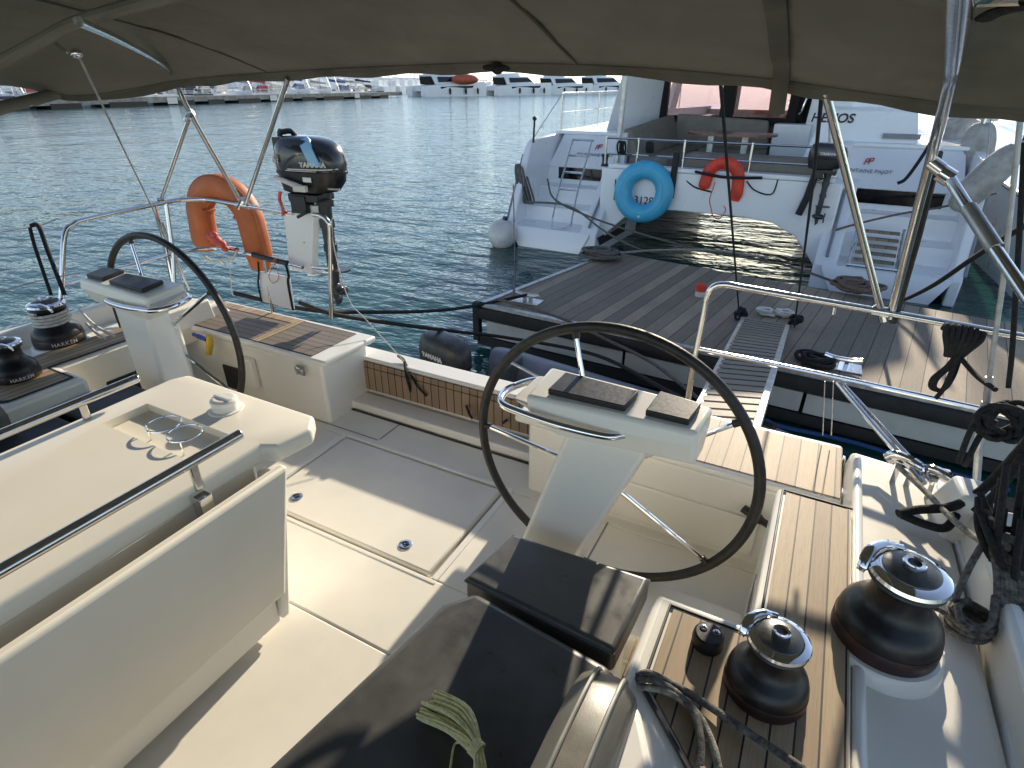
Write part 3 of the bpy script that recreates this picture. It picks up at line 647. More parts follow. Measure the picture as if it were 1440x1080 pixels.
horseshoe('horseshoe_buoy', 'orange', -3.42, .955, 2.46, .215, .21, .29, .080, .055, 'orange horseshoe lifebuoy on the starboard stern rail beside the outboard', 6)
mb = MB(); c = PY(304, 338, 2.36)
for (dx, dz, r_) in ((-.04, .02, .035), (.0, .0, .04), (.045, -.02, .035), (.07, -.045, .028), (-.01, .035, .028)): mb.sphere(c+Vector((dx, 0, dz)), (r_, r_*.8, r_*.75), 12, 8)
single('knotted_strap', mb, 'redfob', 'faded red knotted strap at the foot of the orange buoy', 'strap')

# ================================================================== OUTBOARD on its bracket
def outboard(name, label, org, s, yaw, m='cowl', text='YAMAHA', decal=True, leg=True, handle=True, six=True, tilt=0, scale=1):
    """local frame: +x = front (tiller side) to the LEFT of picture is -x; built facing -y"""
    r = thing(name, label, 'outboard motor', (0, 0, 0))
    def ring(z, x0, x1, hw, p=2.6):
        n = 28; xm, hx = (x0+x1)/2, (x1-x0)/2; out = []
        for i in range(n):
            a = 2*PI*i/n; c_, s_ = math.cos(a), math.sin(a)
            out.append(Vector((xm+hx*math.copysign(abs(c_)**(2/p), c_), hw*math.copysign(abs(s_)**(2/p), s_), z)))
        return out
    cw = part('cowl', MB().loft([ring(.085, -.262, .265, .135), ring(.13, -.265, .270, .142), ring(.19, -.262, .262, .142), ring(.25, -.25, .235, .132), ring(.285, -.232, .175, .115), ring(.305, -.20, .09, .09), ring(.31, -.16, .0, .05)]), m, r, ang=60)
    part('cowl_seam', MB().loft([ring(.070, -.268, .268, .141), ring(.088, -.268, .270, .143)]), 'blackplastic', r, ang=50)
    part('lower_cowl', MB().loft([ring(.072, -.258, .258, .134), ring(.02, -.25, .25, .13), ring(-.045, -.235, .19, .12), ring(-.06, -.20, .10, .09)]), 'blackplastic', r, ang=50)
    if decal:
        part('stripe', MB().tube([(-.08, -.1435, .108), (.1, -.1445, .112), (.2, -.118, .112), (.262, -.045, .112)], .005, 6, 4).tube([(-.1, -.1425, .098), (.15, -.135, .100)], .003, 6, 4), 'decal', cw)
        part('blue_band', MB().loft([[Vector((x+dx, y, z)) for x, y, z in ((-.03, -.06, .309), (.02, -.097, .296), (.05, -.134, .25), (.085, -.1465, .20), (.115, -.1465, .135))] + [Vector((x+dx, y+.006, z-.002)) for x, y, z in ((.115, -.1425, .135), (.085, -.1425, .20), (.05, -.128, .25), (.02, -.09, .293), (-.03, -.05, .305))] for dx in (0, .085)]), 'lightblue', cw)
        part('rear_grip', MB().tube([(-.2, -.03, .30), (-.19, -.03, .335), (-.165, -.05, .33), (-.13, .0, .335), (-.12, .03, .305)], .018, 8, 3).box((-.22, -.09, .21), (-.15, -.02, .30)), 'blackplastic', cw, bevel=.008)
    if text:
        part('maker_name', textmb(text, .046 if decal else .058, (.135 if decal else .0, -.145 if decal else -.153, .142 if decal else .165), (1, .16 if decal else -.02, 0), (0, 0, 1), .004, bold=.0012), 'decal', cw)
    if six: part('power_number', textmb('6', .075, (-.19, -.136, .165), (1, -.35, 0), (0, 0, 1), .005, shear=.2, bold=.002), 'decal', cw)
    if handle:
        part('tiller_handle', MB().tube([(-.20, -.145, .05), (-.10, -.16, .03), (.05, -.165, -.01)], [.014, .017, .02], 10, 4).box((-.03, -.185, -.03), (.075, -.15, .012)), 'fender', r, bevel=.006)
        part('latch', MB().box((.03, -.138, .03), (.10, -.130, .06)).tube([(.2, -.10, -.01), (.28, -.08, -.012)], .008, 8), 'alu', r)
        part('kill_cord', MB().tube([(-.20, -.12, -.05), (-.21, -.13, -.10), (-.195, -.13, -.16), (-.205, -.13, -.21)], .012, 6, 4), 'redfob', r)
    if leg:
        part('bracket_clamp', MB().box((-.13, -.12, -.19), (.0, -.02, -.07)).box((-.15, -.11, -.11), (.10, .08, -.06)).tube([(.02, -.14, -.17), (-.06, -.15, -.21)], .012, 8).box((.08, -.05, -.14), (.17, -.02, -.09)), 'blackplastic', r, bevel=.01)
        part('shaft', MB().loft([ring(-.05, .0, .12, .05), ring(-.2, .02, .11, .04), ring(-.45, .025, .10, .035), ring(-.62, .02, .10, .032)]), 'leg', r, ang=50)
        part('shaft_collar', MB().loft([ring(-.24, .012, .118, .045), ring(-.30, .012, .118, .045)]).loft([ring(-.42, .016, .112, .042), ring(-.47, .016, .112, .042)]), 'leg', r)
        part('cavitation_plate', MB().loft([ring(-.60, .0, .20, .07), ring(-.612, .0, .20, .07)]), 'leg', r)
        part('gearcase', MB().lathe([(.005, -.09), (.03, -.06), (.042, 0), (.038, .07), (.02, .10), (.0005, .105)], (.06, 0, -.76), (1, -.5, 0), 20).loft([ring(-.62, .01, .10, .03), ring(-.76, .02, .09, .025)]).prism([(.02, -.012, -.77), (.09, -.012, -.77), (.085, -.012, -.86), (.05, -.012, -.90)], (0, .024, 0)), 'leg', r, ang=50)
        mb = MB()
        for k in range(3):
            a = 2*PI*k/3; mb.sphere((.15, -.06+.05*math.cos(a), -.76+.05*math.sin(a)), (.012, .035, .035), 10, 6)
        part('propeller', mb, 'leg', r)
    r.location = org; r.rotation_euler = (math.radians(tilt), 0, math.radians(yaw)); r.scale = (scale,)*3
    return r
outboard('outboard_motor', 'black outboard motor numbered 6 with a blue stripe, clamped high on the starboard rail', PY(441, 258, 2.5), 1, 6, scale=.82)
bb = thing('outboard_bracket', 'white board bracket carrying the outboard on the stern rail', 'bracket', PY(420, 340, 2.45))
a = [PY(398, 297, 2.44), PY(416, 292, 2.44), PY(420, 300, 2.44), PY(430, 300, 2.44), PY(434, 288, 2.44), PY(440, 290, 2.44), PY(438, 385, 2.44), PY(407, 380, 2.44)]
part('board', MB().hexa(a, [v+Vector((.015, .04, 0)) for v in a]), 'white', bb, bevel=.005)
for p_ in ((403, 337), (428, 341), (412, 378), (427, 382)):
    part('bolt', MB().lathe([(.006, 0), (.005, .004), (.0005, .005)], PY(*p_, 2.44), (0, -1, .2), 10), 'galv', bb)
part('bracket_arm', MB().tube([PY(436, 376, 2.43), PY(463, 378, 2.4)], .010, 8).tube([PY(434, 387, 2.46), PY(463, 384, 2.4)], .008, 8), 'steel', bb)

# ================================================================== BIMINI
bim = thing('bimini_canopy', 'grey olive canvas bimini canopy overhead on stainless hoops', 'canopy', (-1.4, 1, 1.75))
edge = [(-3.34, 1.12), (-3.31, 1.42), (-3.22, 1.70), (-2.95, 2.02), (-2.6, 2.09), (-2.06, 2.10), (-1.6, 2.1), (-1.18, 2.10), (-.68, 2.10), (-.25, 2.10), (.08, 2.1), (.42, 2.09), (.62, 2.0)]
ez = [1.86, 1.805, 1.70, 1.754, 1.780, 1.797, 1.807, 1.811, 1.794, 1.760, 1.717, 1.682, 1.668]
edge = catmull([Vector((x, y, z)) for (x, y), z in zip(edge, ez)], 5)
NE = len(edge)
def canopy_pt(u, v):
    e = edge[int(round(u*(NE-1)))]
    x = e.x; t = v*3.9
    xc = (x+1.35)/1.98
    rise = .34*(1-math.exp(-t*1.15))
    side = max(0, 1-abs(xc)**3.2)
    z = e.z+rise*(.42+.58*side)+.005*math.sin(x*21-t*13)*min(1, t*3)*math.exp(-t)+.004*math.sin(x*7+t*24)*min(1, t*4)
    xx = x if t < .01 else x+(-3.36-x)*.0
    return Vector((xx, e.y-t, z+.006*math.sin(x*9+t*4)*min(1, t)))
part('canvas_top', MB().grid(canopy_pt, NE-1, 60), 'canvas', bim, ang=80, solid=.006)
# hem along the aft edge
hem = []
for i, e in enumerate(edge):
    o = .006*math.sin(i*1.3)
    hem.append([e+Vector((0, -.035, .012)), e+Vector((0, .005, .004)), e+Vector((0, .012, -.012+o*.4)), e+Vector((0, .004, -.026+o)), e+Vector((0, -.006, -.022+o)), e+Vector((0, -.012, -.004))])
part('hem', MB().loft(hem), 'canvasedge', bim, ang=60)
part('hem_pipe', MB().tube([e+Vector((0, -.022, .004)) for e in edge], .011, 8), 'canvasedge', bim)
# second bow sleeve further forward
def on_canopy(x, t, dz=0):
    k = min(range(NE), key=lambda i: abs(edge[i].x-x)); v = canopy_pt(k/(NE-1), t/3.9); return Vector((x, v.y, v.z+dz))
part('bow_sleeve', MB().tube([PY(-120, 150, 1.0), PY(-50, 116, 1.08), PY(0, 88, 1.13), PY(60, 56, 1.18), PY(110, 31, 1.20), PY(230, -4, 1.22), PY(420, -50, 1.2), PY(800, -60, 1.2), PY(1100, -40, 1.2), PY(1352, -6, 1.2), PY(1460, 10, 1.15)], .019, 10, 5), 'canvas', bim)
part('seam_tape', MB().tube([on_canopy(-.85, t, -.004) for t in (.02, .2, .5, .9, 1.4, 2)], .006, 6, 3).tube([on_canopy(-2.35, t, -.004) for t in (.02, .2, .5, .9)], .004, 6, 3), 'canvasedge', bim)
st = [on_canopy(-.19, 0.0, -.03)+Vector((0, -.02, -.05)), on_canopy(-.19, .10, -.004), on_canopy(-.185, .3, -.012), on_canopy(-.18, .6, -.012), on_canopy(-.175, 1.0, -.012)]
part('hanging_strap', MB().loft([[p+Vector((sx*.023, 0, sz)) for sx, sz in ((-1, -.006), (1, -.006), (1, .006), (-1, .006))] for p in catmull(st, 4)]), 'canvasedge', bim, bevel=.003)
part('tie_patch', MB().tube([on_canopy(-1.22, .02, -.012), on_canopy(-1.17, .03, -.02), on_canopy(-1.12, .02, -.012)], [.012, .022, .012], 8, 3), 'ropeblack', bim)
part('left_flap', MB().hexa([PY(70, 133, 1.62), PY(92, 134, 1.72), PY(130, 124, 1.86), PY(128, 108, 1.86)], [PY(60, 124, 1.57), PY(90, 124, 1.68), PY(128, 118, 1.82), PY(126, 104, 1.82)]), 'canvas', bim)
part('forward_strut', MB().tube([PY(95, 128, 1.72), PY(0, 152, 1.25), PY(-140, 196, .8)], .024, 12), 'canvas', bim)
def pole(pts, r=.0125, nm='hoop_tube', m='steel', sm=6): return part(nm, MB().tube(pts, r, 12, sm), m, bim)
j = PY(340, 287, 2.4)
pole([j, PY(268, 160, 2.16), PY(246, 112, 2.02), PY(236, 97, 1.9), PY(216, 82, 1.68), PY(165, 55, 1.28), PY(110, 30, 1.0)])
pole([PY(345, 288, 2.4), PY(405, 110, 2.08)], .0115)
pole([PY(226, 281, 2.18), PY(266, 166, 2.14)], .0105)
part('strut_joint', MB().tube([PY(262, 170, 2.14), PY(267, 160, 2.15), PY(272, 158, 2.16)], .016, 10), 'steel', bim)
part('strut_joint', MB().tube([PY(336, 292, 2.4), PY(342, 280, 2.38)], .017, 10), 'steel', bim)
pole([PY(1238, 434, 2.4), PY(1200, 285, 2.28), PY(1161, 130, 2.10)], .0125)
pole([PY(1252, 446, 2.42), PY(1310, 220, 2.14), PY(1334, 125, 1.72), PY(1341, 90, 1.35), PY(1350, 0, .92), PY(1352, -40, .8)], .0145)
part('black_sleeve', MB().tube([PY(1256, 452, 2.435), PY(1290, 330, 2.30), PY(1318, 215, 2.185)], .015, 10), 'leather', bim)
pole([PY(1332, 246, 2.14), PY(1380, 322, 1.95), PY(1450, 425, 1.7)], .0155)
part('strut_joint', MB().tube([PY(1309, 228, 2.15), PY(1325, 240, 2.14)], .02, 12).tube([PY(1322, 242, 2.135), PY(1338, 252, 2.13)], .024, 14), 'chrome', bim)
part('strut_collar', MB().tube([PY(1362, 292, 2.0), PY(1400, 350, 1.88)], .020, 12), 'alu', bim)
part('bow_joint', MB().tube([PY(1338, 14, .98), PY(1362, 8, .98)], .017, 12).tube([PY(1352, 2, .98), PY(1440, -2, .92)], .007, 10), 'steel', bim)
# bag and rope rolled up under the canopy at the right
single('canopy_strap', MB().tube([PY(1384, 26, 1.05), PY(1402, 17, 1.02), PY(1440, 9, .98), PY(1500, 6, .9)], .012, 8, 3, flatten=.4), 'ropeblack', 'short black strap under the right end of the canopy', 'strap')
# block and running wire on the left
blk = thing('rigging_block', 'shiny steel block hanging from the canopy at the upper left', 'block', PY(103, 72, 1.25))
part('strap', MB().tube([PY(70, 51, 1.26), PY(82, 64, 1.26), PY(96, 74, 1.25)], .008, 8, flatten=.6), 'chrome', blk)
part('sheave', MB().sphere(PY(107, 75, 1.24), (.024, .016, .016), 16, 10), 'chrome', blk)
part('swivel', MB().tube([PY(66, 52, 1.26), PY(72, 50, 1.26)], .012, 8), 'chrome', blk)
single('backstay_wire', MB().tube([PY(110, 78, 1.24), PY(218, 300, 2.0), PY(262, 412, 2.3)], .0042, 8), 'galv', 'thin wire running from the left canopy block down to the starboard quarter', 'wire')
tk = thing('backstay_tackle', 'steel backstay tensioner standing behind the left wheel', 'tensioner', PY(245, 380, 2.25))
part('screw', MB().tube([PY(215, 285, 2.2), PY(230, 335, 2.22), PY(242, 395, 2.24)], .013, 10), 'steel', tk)
part('screw', MB().tube([PY(228, 312, 2.26), PY(240, 345, 2.28), PY(266, 408, 2.3)], .009, 10), 'steel', tk)
# ================================================================== RIGHT STAYS AND ROPES
sy_ = 2.2
stay = thing('backstay', 'grey steel stay rod with turnbuckle in front of the sunlit dock boards', 'stay', PY(1372, 690, sy_))
part('rod', MB().tube([PY(1437, 150, sy_), PY(1410, 400, sy_), PY(1390, 540, sy_)], .0075, 10), 'galv', stay)
part('turnbuckle', MB().tube([PY(1391, 530, sy_), PY(1387, 570, sy_)], .011, 10).tube([PY(1387, 565, sy_), PY(1384, 580, sy_), PY(1379, 612, sy_), PY(1377, 626, sy_)], [.013, .017, .017, .013], 10).tube([PY(1377, 626, sy_), PY(1372, 690, sy_)], .012, 10), 'galv', stay)
rope('halyard', [PY(1441, 200, 2.15), PY(1425, 470, 2.15), PY(1418, 545, 2.15)], .0075, 'ropeblack', 'taut black rope beside the grey steel stay rod')
mb = MB(); rnd = random.Random(5)
c = PY(1412, 590, 2.12)
for i in range(9):
    a, b = rnd.uniform(.035, .075), rnd.uniform(.03, .06); ph = rnd.uniform(0, 6); tl = rnd.uniform(-.6, .6)
    mb.tube([c+Vector((a*math.cos(t+ph), rnd.uniform(-.02, .02), b*math.sin(t+ph)+a*math.cos(t+ph)*tl-.02*i/9)) for t in [k*.7 for k in range(9)]], .0095, 8, 4, closed=True)
mb.tube([PY(1395, 575, 2.12), PY(1375, 590, 2.12), PY(1362, 612, 2.1), PY(1348, 650, 2.1)], .0095, 8, 5)
mb.tube([PY(1400, 590, 2.12), PY(1380, 610, 2.12), PY(1364, 640, 2.1), PY(1356, 655, 2.1)], .0095, 8, 5)
single('rope_bundle', mb, 'ropeblack', 'tangled black rope bundle tied to the grey steel stay', 'rope', ang=80)
mb = MB(); c = PY(1352, 468, 2.36)
for i in range(7):
    o = Vector(((i-3)*.017, -.012, 0)); mb.tube([c+o+Vector((.0, .03, .0)), c+o+Vector((0, .0, .025)), c+o+Vector((0, -.03, .0)), c+o*.6+Vector((0, -.025, -.05)), c+o*.4+Vector((0, -.01, -.085))], .0095, 8, 4)
for i, (dx, w_) in enumerate(((-.0, 0), (.012, .012), (.024, .02))):
    mb.tube([PY(1352, 490, 2.34), PY(1336-w_*200, 515, 2.34), PY(1318-w_*300, 532, 2.34), PY(1314-w_*200, 545, 2.34), PY(1326, 548, 2.34), PY(1340, 530, 2.34), PY(1352, 495, 2.34)], .0085, 8, 5)
mb.tube([PY(1350, 495, 2.33), PY(1335, 530, 2.33), PY(1326, 548, 2.33), PY(1316, 560, 2.33)], .0085, 8, 4)
single('rope_coil', mb, 'ropeblack', 'black rope coil with long loops hung over the port stern rail', 'rope', ang=80)
rope('rope', [PY(1352, 505, 2.33), PY(1375, 530, 2.25), PY(1400, 548, 2.15)], .0085, 'ropeblack', 'black rope running from the rail coil to the bundle on the stay')
rope('rope', [PZ(1263, 722, .55), PZ(1290, 717, .56), PZ(1340, 712, .60), PY(1380, 690, 1.9), PY(1420, 650, 1.85), PY(1450, 615, 1.8)], .014, 'ropeblack', 'thick dark rope rising from the side deck to the right photo edge')
rope('rope', [PZ(1268, 724, .54), PZ(1300, 737, .54), PZ(1330, 742, .55), PZ(1350, 720, .58), PY(1390, 705, 1.85), PY(1440, 640, 1.8)], .013, 'ropeblack', 'thick dark rope lying in a bend on the side deck under the first one')
mb = MB(); rnd = random.Random(11)
for i in range(10):
    x0, y0_ = rnd.uniform(1372, 1392), rnd.uniform(690, 735); x1, y1_ = rnd.uniform(1395, 1440), rnd.uniform(740, 842)
    yy = rnd.uniform(1.52, 1.66)
    mb.tube([PY(x0, y0_, yy+.12), PY((x0+x1)/2-rnd.uniform(0, 12), (y0_+y1_)/2, yy+.03), PY(x1, y1_, yy), PY(x1+6, y1_-30, yy), PY(x1+14, y1_-90, yy+.06)], .009, 8, 5)
single('rope_bundle', mb, 'ropeblack', 'heap of black ropes hanging over the bulwark at the right edge', 'rope', ang=80)
rope('sheet_line', [PZ(1262, 655, .58), PZ(1300, 690, .58), PZ(1345, 735, .60), PZ(1388, 768, .63)], .009, 'ropekhaki', 'pale sheet line led along the side deck from the stern cleat')
mb = MB(); rnd = random.Random(2)
c0 = PZ(1397, 765, .66)
for i in range(6):
    mb.tube([c0+Vector((rnd.uniform(-.03, .03), rnd.uniform(-.03, .03), .02)), c0+Vector((.03+.01*i, -.03, .0)), c0+Vector((.05+.008*i, -.13-.01*i, -.06)), c0+Vector((.03+.008*i, -.22-.008*i, -.11)), c0+Vector((.012+.01*i, -.19, -.10)), c0+Vector((.0+.008*i, -.08, -.02)), c0+Vector((rnd.uniform(-.02, .02), 0, .02))], .0085, 8, 5)
mb.torus(c0+Vector((0, 0, .015)), .035, .011, (.6, .5, .6), 20, 8); mb.torus(c0+Vector((.02, -.01, .02)), .032, .011, (.2, .8, .5), 20, 8)
single('rope_coil', mb, 'ropegrey', 'grey rope hank knotted over the bulwark above the larger winch', 'rope', ang=80)
mb = MB(); c1 = PZ(1356, 882, .515)
for i in range(4):
    mb.torus(c1+Vector((.003*i, .002*i, .004+.013*i)), .048-.004*(i % 2), .0085, (.05*(i-1), .06, 1), 28, 8)
mb.tube([c1+Vector((.0, .05, .05)), c1+Vector((-.03, .0, .055)), c1+Vector((-.02, -.05, .05)), c1+Vector((.03, -.03, .06)), c1+Vector((.045, .05, .085))], .0085, 8, 5)
mb.tube([c1+Vector((-.035, .0, .05)), PZ(1340, 850, .56), PZ(1362, 800, .62), c0+Vector((-.02, 0, 0))], .0085, 8, 5)
single('rope_coil', mb, 'ropegrey', 'grey rope coiled flat on the side deck beside the larger winch', 'rope', ang=80)
rope('sheet_line', [PZ(1296, 850, .60), PZ(1320, 857, .56), PZ(1337, 868, .53)], .0075, 'ropegrey', 'short grey line leading from the larger winch to the flat coil')
rope('sheet_line', [PZ(896, 952, .56), PZ(912, 947, .575), PZ(945, 962, .565), PZ(985, 985, .565), PZ(1040, 1022, .57), PZ(1120, 1075, .575), PZ(1200, 1130, .58)], .0085, 'ropegrey', 'upper grey rope crossing the teak below the smaller winch')
rope('sheet_line', [PZ(894, 958, .56), PZ(915, 955, .57), PZ(945, 970, .565), PZ(975, 1000, .57), PZ(985, 1040, .57), PZ(984, 1075, .56)], .0085, 'ropegrey', 'grey rope bending down beside the backrest end')
rope('sheet_line', [PZ(896, 966, .55), PZ(930, 970, .56), PZ(960, 985, .565), PZ(985, 1010, .565), PZ(1003, 1050, .56), PZ(1010, 1080, .55)], .0085, 'ropekhaki', 'pale rope bending down next to the grey one by the backrest end')
rope('rope', [PX(1436, 905, .66), PX(1430, 960, .665), PX(1426, 1030, .67), PX(1430, 1100, .67)], .008, 'ropeblue', 'blue rope running down the bottom right photo edge')
wc = PX(1418, 745, .74)
gw = thing('stay_reel', 'dark green round deck reel hidden behind ropes at the right edge', 'reel', wc)
part('drum', MB().lathe([(.10, -.05), (.11, .0), (.10, .03), (.05, .04), (.045, .05), (.0005, .05)], wc, (-.3, -.5, .8), 32), simple('dark_green', (.03, .035, .02), .4), gw)
part('cap', MB().lathe([(.04, .045), (.03, .06), (.0005, .062)], wc, (-.3, -.5, .8), 24), 'fender', gw)
# left ropes
rope('rope', [PX(42, 320, -3.58), PX(50, 350, -3.56), PX(72, 415, -3.5)], .009, 'ropeblack', 'left black rope of the pair rising above the rope wrapped winch')
rope('rope', [PX(42, 318, -3.58), PX(54, 318, -3.57), PX(68, 355, -3.54), PX(91, 415, -3.48)], .0105, 'ropeblack', 'thicker right black rope of the pair rising above the rope wrapped winch')
rope('lifeline', [PX(-40, 332, -3.6), PX(50, 318, -3.6), PX(82, 307, -3.6)], .0035, 'galv', 'upper lifeline wire running into the starboard stern rail', cat='wire')
rope('lifeline', [PX(-40, 420, -3.6), PX(60, 394, -3.6), PX(112, 384, -3.58)], .0035, 'galv', 'lower lifeline wire running into the starboard stern rail', cat='wire')
rope('sheet_line', [PZ(112, 436, .62), PZ(125, 450, .60), PZ(140, 462, .585), PZ(160, 472, .57)], .008, 'ropewhite', 'white line leading aft from the rope wrapped winch')
rope('sheet_line', [PZ(122, 455, .60), PZ(135, 468, .58), PZ(148, 476, .57)], .007, 'ropewhite', 'second white line leading aft under the other from the wrapped winch')
# black line ends on the aft sole
rope('rope', [PY(560, 500, 2.4), PZ(569, 509, .30), PY(572, 530, 2.30), PZ(585, 570, .03), PZ(603, 593, .012), PZ(619, 604, .012)], .009, 'ropeblack', 'black line end hanging over the transom onto the cockpit floor')
rope('rope', [PZ(570, 510, .30), PY(585, 540, 2.31), PY(600, 557, 2.31)], .007, 'ropeblack', 'shorter black line hanging over the teak transom')
rope('rope', [PY(656, 571, 2.32), PY(660, 582, 2.25), PZ(665, 590, .03)], .007, 'ropeblack', 'short black line on the white transom ledge left of the wheel rim')
rope('rope', [PY(712, 591, 2.3), PZ(703, 598, .06), PZ(694, 602, .03)], .007, 'ropeblack', 'short black line on the white transom ledge inside the wheel rim')
rope('cord', [PY(466, 310, 2.4), PY(470, 350, 2.42), PY(490, 420, 2.44), PY(515, 450, 2.42), PZ(568, 508, .31)], .003, 'ropewhite', 'thin white cord slanting from the outboard post to the transom', cat='cord')
# ================================================================== DOCK
ZD = -.40
DA, DB, DC_, DD = Vector((-3.13, 5.1, ZD)), Vector((-2.55, 7.9, ZD)), Vector((9, 5.95, ZD)), Vector((9, 4.45, ZD))
dk = thing('floating_dock', 'weathered wooden floating dock between the yacht and the catamaran', 'dock', (2, 6, ZW))
dz = lambda v, z: Vector((v.x, v.y, z))
part('deck_boards', MB().hexa([dz(v, ZD-.06) for v in (DA, DB, DC_, DD)], [DA, DB, DC_, DD]), 'dockwood', dk)
part('float', MB().hexa([dz(v, ZW-.5)+Vector((.1 if v.x < 0 else 0, .12*(1 if v.y < 5.3 else -1), 0)) for v in (DA, DB, DC_, DD)], [dz(v, ZD-.065)+Vector((.08 if v.x < 0 else 0, .09*(1 if v.y < 5.3 else -1), 0)) for v in (DA, DB, DC_, DD)]), 'rubber', dk)
e = (DD-DA).normalized(); en = Vector((e.y, -e.x, 0))      # outward (towards yacht)
g = (DB-DA).normalized(); gn = Vector((-g.y, g.x, 0))
part('edge_angle', MB().prism([DA+en*.012+Vector((0, 0, -.11)), DA+en*.012+Vector((0, 0, .012)), DA-en*.05+Vector((0, 0, .012)), DA-en*.05+Vector((0, 0, .004)), DA+en*.004+Vector((0, 0, .004)), DA+en*.004+Vector((0, 0, -.11))], e*12).prism([DA+gn*.012+Vector((0, 0, -.11)), DA+gn*.012+Vector((0, 0, .012)), DA-gn*.05+Vector((0, 0, .012)), DA-gn*.05+Vector((0, 0, .004)), DA+gn*.004+Vector((0, 0, .004)), DA+gn*.004+Vector((0, 0, -.11))], g*2.85), 'galv', dk)
part('rub_strip', MB().prism([DA+en*.013+Vector((-.02, 0, -.16)), DA+en*.05+Vector((-.02, 0, -.15)), DA+en*.06+Vector((-.02, 0, -.09)), DA+en*.045+Vector((-.02, 0, -.03)), DA+en*.013+Vector((-.02, 0, -.02))], e*12), 'rubber', dk, bevel=.006)
for k in range(7):
    o = DA+e*(.12+1.62*k)
    part('side_panel', MB().prism([o+en*.006+Vector((0, 0, -.35)), o+en*.03+Vector((0, 0, -.35)), o+en*.03+Vector((0, 0, -.165)), o+en*.006+Vector((0, 0, -.165))], e*1.59), 'panelgrey', dk, bevel=.004)
part('lower_beam', MB().prism([DA+en*.0+Vector((0, 0, -.46)), DA+en*.045+Vector((0, 0, -.46)), DA+en*.045+Vector((0, 0, -.36)), DA+Vector((0, 0, -.36))], e*12), 'rubber', dk)
part('corner_post', MB().box(DA+Vector((-.05, -.06, -.42)), DA+Vector((.03, .02, .03))), 'rubber', dk, bevel=.01)
part('joint_rope_slot', MB().box(DA+e*3.2+Vector((0, -.01, .001)), DA+e*3.2+Vector((.03, .06, .004))), 'galv', dk)
def dcleat(px, py, label, w=.16, m='alu'):
    c = PZ(px, py, ZD)
    r = thing('dock_cleat', label, 'cleat', c, 'dock cleats')
    part('plate', MB().box(c+Vector((-w, -w*.6, .002)), c+Vector((w, w*.6, .012))), m, r, bevel=.003)
    part('horn', MB().tube([c+Vector((-w*.9, 0, .09)), c+Vector((-w*.4, 0, .075)), c+Vector((w*.4, 0, .075)), c+Vector((w*.9, 0, .09))], .022, 10, 4).box(c+Vector((-.05, -.02, .01)), c+Vector((-.02, .02, .08))).box(c+Vector((.02, -.02, .01)), c+Vector((.05, .02, .08))), m, r)
    return r
dcleat(742, 424, 'grey cleat with black mooring lines at the left corner of the dock')
dcleat(1182, 516, 'shiny cleat at the sunlit near edge of the dock right of the gangway', .16, 'chrome')
# shadowless small things on the dock
def heap(label, c, R, r, n, m, seed, name='rope_coil', h=.02):
    mb = MB(); rn = random.Random(seed)
    for i in range(n):
        q = R*rn.uniform(.35, 1); ph = rn.uniform(0, 6.3); ox, oy = rn.uniform(-R*.3, R*.3), rn.uniform(-R*.25, R*.25)
        mb.tube([c+Vector((ox+q*math.cos(t+ph), oy+q*.75*math.sin(t+ph), r+rn.uniform(0, h)+i*h*.3)) for t in [k*.9 for k in range(7)]], r, 7, 4, closed=True)
    return single(name, mb, m, label, 'rope', ang=80)
heap('grey mooring line heaped on the far dock edge below the catamaran', PZ(846, 364, ZD), .26, .022, 11, 'ropegrey', 1, h=.03)
heap('brown mooring line heaped on the dock below the catamaran right hull', PZ(1200, 410, ZD), .24, .022, 11, 'ropebrown', 4, h=.03)
heap('first small white line coil on the dock at the far end of the gangway', PZ(1077, 444, ZD), .09, .012, 9, 'fender', 8)
heap('second small white line coil on the dock right of the first near the gangway', PZ(1102, 446, ZD), .09, .012, 9, 'fender', 9)
heap('black rope tied round the shiny dock cleat', PZ(1150, 512, ZD), .16, .018, 7, 'ropeblack', 12, h=.02)
c = PZ(984, 416, ZD)
cap = thing('red_dock_fitting', 'red capped bottle standing on the dock under the stern rail corner', 'bottle', c)
part('body', MB().lathe([(.055, 0), (.055, .06), (.0005, .062)], c, n=20), 'fender', cap)
part('cap', MB().lathe([(.058, .06), (.058, .13), (.045, .145), (.0005, .15)], c, n=20), 'red', cap)
# mooring lines from yacht to dock corner
b1 = PZ(742, 424, ZD)+Vector((0, 0, .08)); b2 = PZ(700, 428, ZD)+Vector((0, 0, .06))
rope('mooring_line', [PY(330, 412, 2.6), PY(430, 435, 2.75), PY(520, 439, 3.4), PY(610, 437, 4.3), PY(668, 430, 5.0), b1], .017, 'ropeblack', 'upper black mooring line from the starboard quarter to the dock corner')
rope('mooring_line', [PY(420, 425, 2.65), PY(470, 442, 2.8), PY(560, 456, 3.3), PY(640, 466, 4.0), PY(720, 476, 4.6), PY(840, 500, 4.5), PY(960, 560, 3.9), PY(1090, 600, 3.2)], .017, 'ropeblack', 'lower black mooring line passing over the dinghy towards the gangway')
rope('mooring_line', [b2, PY(755, 436, 5.05), PY(800, 452, 5.0), PY(850, 476, 4.95), PY(920, 512, 4.6), PY(1000, 575, 3.9), PY(1090, 640, 3.0)], .016, 'ropegrey', 'dark grey mooring line hanging along the dock face over the dinghy tube')
rope('mooring_line', [PZ(1420, 690, ZW+.06), PZ(1300, 654, ZW+.05), PZ(1200, 622, ZW+.05), PZ(1100, 600, ZW+.06), PZ(1075, 590, ZW+.2)], .018, 'ropeblue', 'blue line hanging low in the dark gap under the dock')
rope('dock_line', [PZ(1232, 438, ZD+.05), PY(1300, 408, 5.0), PY(1370, 362, 4.4), PY(1440, 318, 3.8), PY(1500, 290, 3.4)], .016, 'ropeblack', 'dark line rising to the right from the dock in front of the catamaran')
